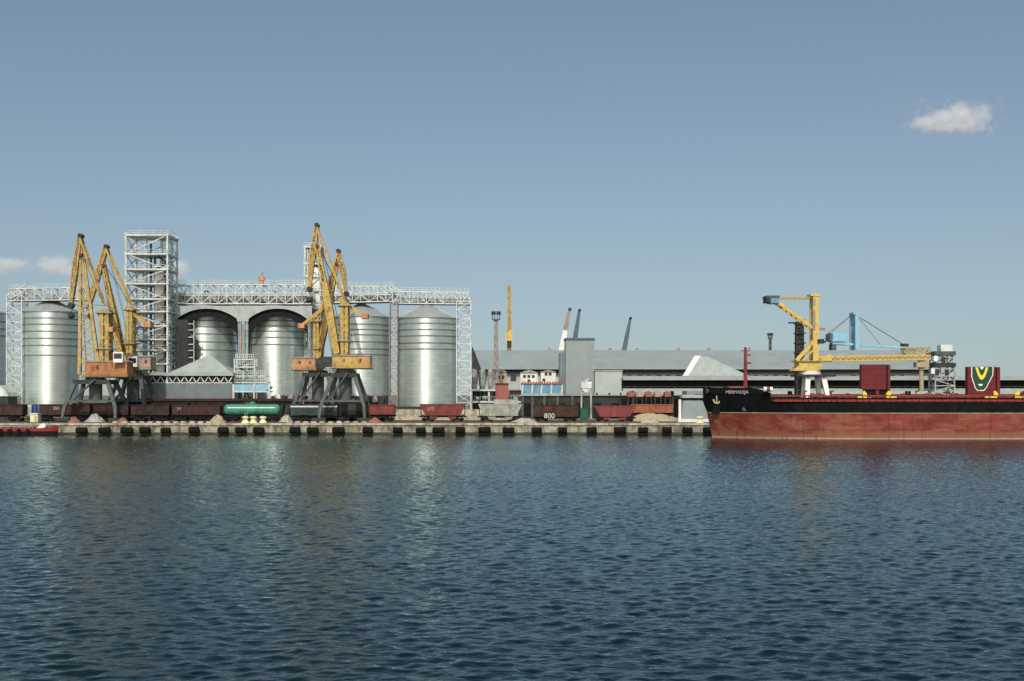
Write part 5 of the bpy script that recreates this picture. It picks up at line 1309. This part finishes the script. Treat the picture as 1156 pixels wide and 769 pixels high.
# ================================================================== THE SHIP
def ship():
    YC=263.0; BM=11.0; xs0=X(804,YC); L=102.0
    t=thing('cargo_ship','black and red bulk carrier with raised dark red hatch covers moored at the quay','ship',(xs0+50,YC,0))
    zb=Z(466.5,252)                                   # boot top
    def zdeck(u):
        x=u*L
        if x<10.5: return Z(439.2,255)+.25*(1-x/10.5)
        return Z(447.0,253)
    def half(x):                                      # half beam along the hull at deck
        return BM*(1-(1-min(1,max(0,x+4.2)/26.0))**2.3)
    def halfw(x):                                     # at the waterline
        return BM*(1-(1-min(1,max(0,x)/30.0))**2.0)
    xs=[-3.6,-2.4,-1,0,.8,1.8,3,4.5,6.5,8.5,10.4,10.6,13,16,20,25,32,42,55,70,85,98,L]
    def stem(z):                                      # raked stem
        k=max(0,min(1,z/9.5)); return -2.0*k**1.0
    def section(z):
        k=max(0,min(1,z/9.5)); pts=[]
        for x in xs: 
            xx=x if x>8 else stem(z)+ (x+3.6)/(11.6)*(8-stem(z))
            pts.append((xx, (1-k**.8)*halfw(xx)+k**.8*half(xx) if xx>stem(z)+1e-4 else 0.02))
        return pts
    def shell(zlist,name,m_,cap_top=False):
        b=MB(); rows=[]
        vs=[];fs=[]
        for zz in zlist:
            for s in (-1,1):
                row=[]
                for i,(xx,w) in enumerate(section(min(zz if not callable(zz) else 9.0,9.5))):
                    z=zz(xs[i]/L) if callable(zz) else zz
                    row.append(len(vs)); vs.append((xs0+xx,YC+s*w,z))
                rows.append(row)
        for k in range(len(zlist)-1):
            for s in (0,1):
                r0,r1=rows[2*k+s],rows[2*k+2+s]
                for i in range(len(xs)-1): fs.append((r0[i],r0[i+1],r1[i+1],r1[i]))
            fs.append((rows[2*k][-1],rows[2*k+1][-1],rows[2*k+3][-1],rows[2*k+2][-1]))
        if cap_top:
            r0,r1=rows[-2],rows[-1]
            for i in range(len(xs)-1): fs.append((r0[i],r0[i+1],r1[i+1],r1[i]))
        b.add(vs,fs); return b
    shell([-1.5,0,1.2,2.6,4.0,zb],'lower_hull','hull_red').build('lower_hull','hull_red',t,True)
    hb=shell([zb,zb+1.2,zb+2.4,lambda u:zdeck(u)-1.25 if u*L>10.5 else zdeck(u)-1.0],'upper_hull','hull_black',False)
    up=hb.build('upper_hull','hull_black',t,True)
    # deck
    b=MB(); pts=[(xs0+xx,YC-w*.97) for xx,w in section(8.2)]; pts2=[(xs0+xx,YC+w*.97) for xx,w in section(8.2)]
    zd=Z(447,253)-1.3
    vs=[(x,y,zd) for x,y in pts]+[(x,y,zd) for x,y in pts2]; n=len(pts)
    b.add(vs,[(i,i+1,n+i+1,n+i) for i in range(n-1)]); b.build('main_deck','ship_red',t)
    b=MB(); pts=[(xs0+xx,YC-w*.98) for xx,w in section(9.2) if xx<10.6]; pts2=[(xs0+xx,YC+w*.98) for xx,w in section(9.2) if xx<10.6]
    zf=Z(439.2,255)-1.0; n=len(pts)
    vs=[(x,y,zf) for x,y in pts]+[(x,y,zf) for x,y in pts2]; b.add(vs,[(i,i+1,n+i+1,n+i) for i in range(n-1)])
    xe=pts[-1][0]; b.box((xe-.1,pts[-1][1],zd),(xe+.1,pts2[-1][1],zf)); b.build('forecastle_deck','hull_black',t)
    # bulwark of forecastle
    for s in (-1,1):
        b=MB(); vs=[];fs=[]
        sec=[(xx,w) for xx,w in section(9.4) if xx<11.0]
        for xx,w in sec:
            zt_=Z(437.8,255)+.4*max(0,-xx/3.6) if xx<7.5 else Z(437.8,255)-.35*(xx-7.5)
            for dy in (0,-.15): vs+= [(xs0+xx,YC+s*(w+dy),zf),(xs0+xx,YC+s*(w+dy),zt_)]
        for i in range(len(sec)-1):
            o=i*4; p=o+4
            fs+=[(o,p,p+1,o+1),(o+2,o+3,p+3,p+2),(o+1,p+1,p+3,o+3)]
        b.add(vs,fs); b.build('bulwark','hull_black',t)
    # red bulwark rail along the main deck, with open freeing ports
    xa,xb=xs0+11.2,xs0+L
    for s in (-1,1):
        y=YC+s*(BM-.02)
        def yy(x):
            return YC+s*half(x-xs0)*1.0
        nn=60
        b=MB(); c_=MB(); k_=MB()
        for i in range(nn):
            x0_=xa+(xb-xa)*(i/nn)**1.3; x1_=xa+(xb-xa)*((i+1)/nn)**1.3
            zt_=Z(446.2,252); 
            b.beam((x0_,yy(x0_),zt_-.12),(x1_,yy(x1_),zt_-.12),.26,.28)
            c_.beam((x0_,yy(x0_),Z(452.3,252)),(x1_,yy(x1_),Z(452.3,252)),.42,.10)
            k_.beam((x0_,yy(x0_),zt_-.25),(x0_,yy(x0_),zd),.16,.12)
        b.build('top_rail','ship_red',t); c_.build('bulwark_strake','ship_red',t); k_.build('rail_stanchion','black',t)
        b=MB()
        for i in range(nn):
            x0_=xa+(xb-xa)*(i/nn)**1.3; x1_=xa+(xb-xa)*((i+1)/nn)**1.3
            b.beam((x0_,yy(x0_)-s*.04,Z(450.6,252)),(x1_,yy(x1_)-s*.04,Z(450.6,252)),.5,.05)
        b.build('bulwark_plate','hull_black',t)
    # pale draught line at boot top
    b=MB(); sec=section(zb)
    for i in range(len(sec)-1):
        for s in (-1,1):
            p0=Vector((xs0+sec[i][0],YC+s*(sec[i][1]+.02),zb)); p1=Vector((xs0+sec[i+1][0],YC+s*(sec[i+1][1]+.02),zb)); b.beam(p0,p1,.16,.05)
    b.build('boot_line','steel_brown',t)
    # hatch coamings along the deck
    zc=Z(447.0,256)
    for (pa,pb) in ((948,1008),(1012,1085),(1088,1160),(1165,1240)):
        b=MB(); b.box((X(pa,256),256.5,zd),(X(pb,256),269.5,zc-.35)); b.box((X(pa,256)-.2,256.3,zc-.349),(X(pb,256)+.2,269.7,zc-.15)); b.build('hatch_coaming','ship_red',t)
    # raised folding covers
    def cover(px0,px1,pyt,pyb,Y,label=None):
        x0,x1=X(px0,Y),X(px1,Y); z0,z1=Z(pyb,Y),Z(pyt,Y); xm=x0+(x1-x0)*.86
        b=MB(); b.box((x0,Y,z0),(xm,Y+1.5,z1))
        for k in range(1,5): b.box((x0+.02,Y-.04,z0+(z1-z0)*k/5-.03),(xm-.02,Y+.02,z0+(z1-z0)*k/5+.03))
        c=b.build('hatch_cover','hatch_red',t)
        if label: c['label']=label
        b=MB(); b.box((xm+.05,Y+.25,z0-.3),(xm+.28,Y+1.4,z1-.15)); b.build('fold_gap','black',c)
        b=MB(); b.box((xm+.3,Y-.05,z0-.6),(x1,Y+1.5,z1-.05)); b.build('folded_panel','hatch_red',c)
        b=MB(); b.box((x0+.6,Y+.5,z0-1.6),(x1-.4,Y+1.4,z0-.01)); b.build('under_frame','black',c)
        for xx in (x0+(x1-x0)*.55,):
            b=MB(); b.box((xx-.35,Y-.1,z0-2.4),(xx+.35,Y+.5,z0-.2)); b.build('hinge_post','hatch_red',c)
        return c,x0,xm,x1,z0,z1
    cover(972.5,1005,411.5,439.5,256.2)
    c,x0,xm,x1,z0,z1=cover(1092.5,1129,414.2,446,256.2,'dark red hatch cover with green and yellow shield emblem')
    # shield emblem, nested outlines
    def E(px,py): return (X(px,256.2),Z(py,256.2))
    outer=[E(1096.4,414.4),E(1121.3,414.4),E(1121,423.5),E(1113,439),E(1110.5,441.4),E(1103,441.4),E(1100.5,438.5),E(1096.2,425)]
    inner=[E(1097.4,414.4),E(1120.3,414.4),E(1119.9,423.3),E(1112.2,438.4),E(1110,440.2),E(1103.6,440.2),E(1101.3,437.8),E(1097.2,424.8)]
    b=MB(); b.prism(outer,256.10,256.145); b.build('emblem_outline','white',c)
    b=MB(); b.prism(inner,256.04,256.095); b.build('emblem_shield','emblem_green',c)
    n=14; o_=[];i_=[]
    for k in range(n+1):
        u=-1+2*k/n; o_.append(E(1107.9+u*7.2,428.8-13.9*abs(u)**2.0)); 
    for k in range(n,-1,-1):
        u=-1+2*k/n; i_.append(E(1107.9+u*4.4,424.0-9.2*abs(u)**2.0))
    b=MB()
    for k in range(n): b.prism([o_[k],o_[k+1],i_[n-k-1],i_[n-k]],255.98,256.035)
    b.build('emblem_chevron','emblem_yellow',c)
    b=MB(); b.prism([E(1105.6,414.4),E(1110.2,414.4),E(1108.6,417.2),E(1107.2,417.2)],255.98,256.035); b.prism([E(1103.4,433.6),E(1109.4,433.6),E(1107.6,435.8),E(1105.4,435.8)],255.98,256.035); b.build('emblem_mark','white',c)
    cover(1151,1188,443,452,256.2)
    # yellow cover brackets
    for (pa,pb,tip) in ((968,978.5,1),(1000.5,1012,-1),(1112,1126.5,1),(1145.5,1158,-1)):
        xa_,xb_=X(pa,255.2),X(pb,255.2); z_=Z(449.4,255.2)
        b=MB()
        if tip>0: b.prism([(xa_,z_),(xb_,z_),(xb_,z_+.9),(xb_-.5,z_+1.5),(xb_-.9,z_+1.2),(xb_-.8,z_+.5),(xa_,z_+.35)],255.0,255.6)
        else: b.prism([(xa_,z_),(xb_,z_),(xb_,z_+.35),(xa_+.9,z_+.5),(xa_+1.0,z_+1.2),(xa_+.5,z_+1.5),(xa_,z_+.9)],255.0,255.6)
        b.box(((xa_+xb_)/2-.2,255.2,zd),((xa_+xb_)/2+.2,255.5,z_)); b.build('cover_bracket','emblem_yellow',t)
    # red deck machinery between the hatches
    for px,py,w,h in ((946,447.5,3,5),(1003,448.5,3.5,4),(972,448.5,3,4),(1136,447,9,5),(1150,449,5,5),(990,448,2.5,5),(930,446.5,2,2.5)):
        b=MB(); xx=X(px,255.6); b.prism([(xx-w*.09,Z(py+h,255.6)),(xx+w*.09,Z(py+h,255.6)),(xx+w*.07,Z(py,255.6)),(xx+w*.02,Z(py-1.5,255.6)),(xx-w*.05,Z(py-.5,255.6))],255.3,256.1); b.build('deck_winch','ship_red',t)
    b=MB(); b.lathe((X(982,254.8),254.8,Z(452,254.8)),[(.3,0),(.36,.3),(.2,.6)],10); b.build('deck_lamp','white',t)
    for i, px in enumerate((908,917,925,938,957,1020,1034,1046,1058,1069,1080)):
        xx = X(px,257.5); b = MB()
        if i % 3 == 0: b.tube((xx,257.5,zd),(xx,257.5,zc+.9),.14,8); b.cbox((xx+.2,257.4,zc+.95),(.7,.4,.3))
        else: b.lathe((xx,257.5,zd),[(.3,0),(.3,zc-zd-.1),(.55,zc-zd),(.5,zc-zd+.45),(.1,zc-zd+.6)],10)
        b.build('deck_vent', 'ship_red' if i % 2 else 'mast_rust', t)
    # foremast
    xm_=X(841.5,YC)
    b=MB(); b.tube((xm_,YC,zf),(xm_,YC,Z(392,YC)),.48,10,.28); b.beam((xm_-.9,YC,Z(396,YC)),(xm_+.9,YC,Z(396,YC)),.2); b.beam((xm_,YC-.2,Z(401,YC)),(xm_+1.1,YC-.2,Z(401,YC)),.3); b.cbox((xm_+.8,YC,Z(410,YC)),(.7,.7,.4)); b.build('foremast','mast_rust',t)
    # forecastle gear
    for px,py,w,m_ in ((800,437.6,1.6,'steel_grey'),(808,437,2.6,'steel_grey'),(814,438,1.6,'steel_dark'),(830,436.5,3.2,'redhut'),(851,437.5,1.6,'steel_grey'),(824,437.8,2,'steel_dark')):
        b=MB(); xx=X(px,YC); b.box((xx-w/2,YC-1.5,zf),(xx+w/2,YC+1.5,Z(py,YC))); b.tube((xx-w*.4,YC-2,zf+.6),(xx+w*.4,YC-2,zf+.6),.45,10); b.build('windlass',m_,t)
    # life-ring box at the forecastle break
    xx=X(866,253.4)
    b=MB(); b.tube((xx-.9,252.6,Z(439.5,253)),(xx+.9,252.6,Z(439.5,253)),.48,14); b.build('fire_hose_drum','white',t)
    b=MB(); b.tube((xx-.3,252.5,Z(439.5,253)),(xx+.35,252.5,Z(439.5,253)),.54,14); b.build('drum_band','ship_red',t)
    # anchor in its pocket
    zA=Z(451.5,258); sx=X(808.5,258)
    yA=YC-((1-(zA/9.5)**.8)*halfw(sx-xs0)+(zA/9.5)**.8*half(sx-xs0))-.35
    sx=(808.5-578)*yA/FL
    b=MB(); b.beam((sx+.1,yA,zA+.9),(sx+.1,yA,zA-.6),.22); b.beam((sx-.65,yA-.1,zA+.1),(sx-.3,yA-.1,zA-.65),.32); b.beam((sx-.3,yA-.1,zA-.65),(sx+.55,yA-.1,zA-.65),.36); b.beam((sx+.55,yA-.1,zA-.65),(sx+.75,yA-.1,zA-.1),.26); b.build('anchor','grain',t)
    b=MB(); b.prism([(sx-.6,zA-2.9),(sx+.7,zA-2.9),(sx+.95,zA-1.1),(sx-.8,zA-1.1)],yA+.02,yA+1.2); b.build('anchor_bed','hull_black',t)
    # name lettering on the bow
    zN=Z(442.9,255); xn=X(832,255)
    xr=xn-xs0; yN=YC-half(xr)-.25
    tx=text('MERMADIJA','ship_name',0.95,((832-578)*yN/FL,yN,zN),'tarp',t,.05,1.0)
    dydx=-(half(xr+3)-half(xr-3))/6
    tx.rotation_euler.z=math.atan(dydx)
    # small bow mark
    zM=Z(462.3,253); sx=X(843.5,253.5); w=(1-(zM/9.5)**.8)*halfw(sx-xs0)+(zM/9.5)**.8*half(sx-xs0)
    b=MB(); b.tube((sx,YC-w-.12,zM),(sx,YC-w+.1,zM),.42,14); b.build('thruster_mark','steel_grey',t)
    # hanging mooring bracket of forecastle
    return t
ship()

# ================================================================== CLOUDS
def cloud(puffs, label, dens, seed):
    b=MB()
    xs_=[p[0].x for p in puffs]; ys_=[p[0].y for p in puffs]; zs_=[p[0].z for p in puffs]; rm=max(p[1] for p in puffs)
    for c,r,sq in puffs: b.ball(c,r,10,sq)
    # one closed hull per puff; the density falls off towards each puff's edge through noise
    m=bpy.data.materials.new('cloud_vapour'); m.use_nodes=True; nt=m.node_tree; N=nt.nodes; L=nt.links
    N.remove(N['Principled BSDF']); out=N['Material Output']
    pv=N.new('ShaderNodeVolumePrincipled'); pv.inputs['Color'].default_value=(.95,.96,.97,1); pv.inputs['Anisotropy'].default_value=-0.15
    geo=N.new('ShaderNodeNewGeometry')
    # union of soft puffs
    last=None
    for c,r,sq in puffs:
        mp=N.new('ShaderNodeVectorMath'); mp.operation='SUBTRACT'; L.new(geo.outputs['Position'],mp.inputs[0]); mp.inputs[1].default_value=tuple(c)
        dv=N.new('ShaderNodeVectorMath'); dv.operation='DIVIDE'; L.new(mp.outputs[0],dv.inputs[0]); dv.inputs[1].default_value=(r*sq[0],r*sq[1],r*sq[2])
        ln=N.new('ShaderNodeVectorMath'); ln.operation='LENGTH'; L.new(dv.outputs[0],ln.inputs[0])
        mr=N.new('ShaderNodeMapRange'); mr.inputs['From Min'].default_value=1.0; mr.inputs['From Max'].default_value=.15; L.new(ln.outputs['Value'],mr.inputs['Value'])
        if last is None: last=mr.outputs[0]
        else:
            mx=N.new('ShaderNodeMath'); mx.operation='MAXIMUM'; L.new(last,mx.inputs[0]); L.new(mr.outputs[0],mx.inputs[1]); last=mx.outputs[0]
    nz=N.new('ShaderNodeTexNoise'); nz.inputs['Scale'].default_value=3.2/rm; nz.inputs['Detail'].default_value=5; nz.inputs['Roughness'].default_value=.6
    L.new(geo.outputs['Position'],nz.inputs['Vector'])
    s=N.new('ShaderNodeMath'); s.operation='MULTIPLY_ADD'; L.new(nz.outputs['Fac'],s.inputs[0]); s.inputs[1].default_value=1.9; s.inputs[2].default_value=-1.1
    a=N.new('ShaderNodeMath'); a.operation='ADD'; L.new(last,a.inputs[0]); L.new(s.outputs[0],a.inputs[1])
    mm=N.new('ShaderNodeMath'); mm.operation='MULTIPLY'; mm.use_clamp=False; L.new(a.outputs[0],mm.inputs[0]); mm.inputs[1].default_value=dens
    cl=N.new('ShaderNodeMath'); cl.operation='MAXIMUM'; L.new(mm.outputs[0],cl.inputs[0]); cl.inputs[1].default_value=0
    L.new(cl.outputs[0],pv.inputs['Density']); L.new(pv.outputs[0],out.inputs['Volume'])
    # hull: an ellipsoid round all puffs
    lo=Vector((min(c.x-r*q_[0] for c,r,q_ in puffs),min(c.y-r*q_[1] for c,r,q_ in puffs),min(c.z-r*q_[2] for c,r,q_ in puffs)))
    hi=Vector((max(c.x+r*q_[0] for c,r,q_ in puffs),max(c.y+r*q_[1] for c,r,q_ in puffs),max(c.z+r*q_[2] for c,r,q_ in puffs)))
    h=MB(); h.box(lo,hi)
    o=h.build('cloud',m); o['kind']='stuff'; o['label']=label; o['category']='cloud'
    return o
YC_=2400
def puff(px,py,rpx,sx=1,sy=1,sz=1): return (P(px,py,YC_),rpx*YC_/FL,(sx,sy,sz))
cloud([puff(1048,138,19,1.4,1,.6),puff(1066,134,19,1.1,1,.85),puff(1083,131,21,1.1,1,.95),puff(1108,131,14,1.0,1,1.35),puff(1075,143,28,1.95,.8,.36),puff(1096,138,15,1.2,1,.8)],'single small white cloud high above the cargo ship',0.055,1)
cloud([puff(10,299,20,1.6,1,.55),puff(-5,303,18,1.8,1,.5)],'faint low cloud bank at the photo edge over the end silo',0.04,2)
cloud([puff(60,300,19,1.3,1,.7),puff(80,305,17,1.6,1,.6),puff(72,297,13,1,1,.9)],'faint low cloud behind the first yellow crane',0.05,3)
cloud([puff(203,303,14,1.0,1,.95),puff(196,308,14,1.2,1,.6)],'small pale cloud puff beside the elevator tower',0.07,4)

# ================================================================== LIGHT, SKY, CAMERA
SUN_EL, SUN_AZ = math.radians(42), math.radians(180+5)
w = bpy.data.worlds.new("World"); sc.world = w; w.use_nodes = True
nt = w.node_tree
sky = nt.nodes.new('ShaderNodeTexSky'); sky.sky_type = 'NISHITA'; sky.sun_disc = False
sky.sun_elevation = SUN_EL; sky.sun_rotation = SUN_AZ
sky.air_density = 1.0; sky.dust_density = 3.0; sky.ozone_density = 0.5; sky.altitude = 10
wtc = nt.nodes.new('ShaderNodeTexCoord'); wmp = nt.nodes.new('ShaderNodeMapping'); wmp.inputs['Location'].default_value = (0, 0, 0.08)
nt.links.new(wtc.outputs['Generated'], wmp.inputs[0]); nt.links.new(wmp.outputs[0], sky.inputs[0])
wmx = nt.nodes.new('ShaderNodeMix'); wmx.data_type = 'RGBA'; wmx.blend_type = 'MULTIPLY'; wmx.inputs[0].default_value = 1.0
wmx.inputs[7].default_value = (1.065, 1.042, 0.95, 1)
nt.links.new(sky.outputs[0], wmx.inputs[6]); nt.links.new(wmx.outputs[2], nt.nodes['Background'].inputs[0])
nt.nodes['Background'].inputs[1].default_value = 0.1155
sd = bpy.data.lights.new('sun', 'SUN'); sd.energy = 2.75; sd.angle = math.radians(0.55); sd.color = (1, .95, .87)
so = bpy.data.objects.new('sun', sd); col.objects.link(so)
dirn = Vector((math.sin(SUN_AZ)*math.cos(SUN_EL), math.cos(SUN_AZ)*math.cos(SUN_EL), math.sin(SUN_EL)))
so.rotation_euler = dirn.to_track_quat('Z', 'Y').to_euler()
so.location = (0, 0, 300)
cd = bpy.data.cameras.new('camera'); co = bpy.data.objects.new('camera', cd); col.objects.link(co)
co.location = (0, 0, CAM_H); co.rotation_euler = (PI/2, 0, 0)
cd.sensor_fit = 'HORIZONTAL'; cd.sensor_width = 36.0; cd.lens = 36.0*FL/1156.0
cd.shift_y = (HZ-384.5)/1156.0
cd.clip_start = 0.5; cd.clip_end = 20000
sc.camera = co
sc.render.engine = 'CYCLES'
sc.view_settings.view_transform = 'Standard'; sc.view_settings.look = 'None'
sc.view_settings.exposure = 0.0; sc.view_settings.gamma = 1.0; sc.view_settings.use_curve_mapping = False
sc.cycles.volume_step_rate = 4.0; sc.cycles.volume_max_steps = 64
sc.cycles.max_bounces = 12; sc.cycles.diffuse_bounces = 3; sc.cycles.glossy_bounces = 4; sc.cycles.volume_bounces = 10
sc.cycles.use_denoising = True; sc.cycles.denoiser = 'OPENIMAGEDENOISE'
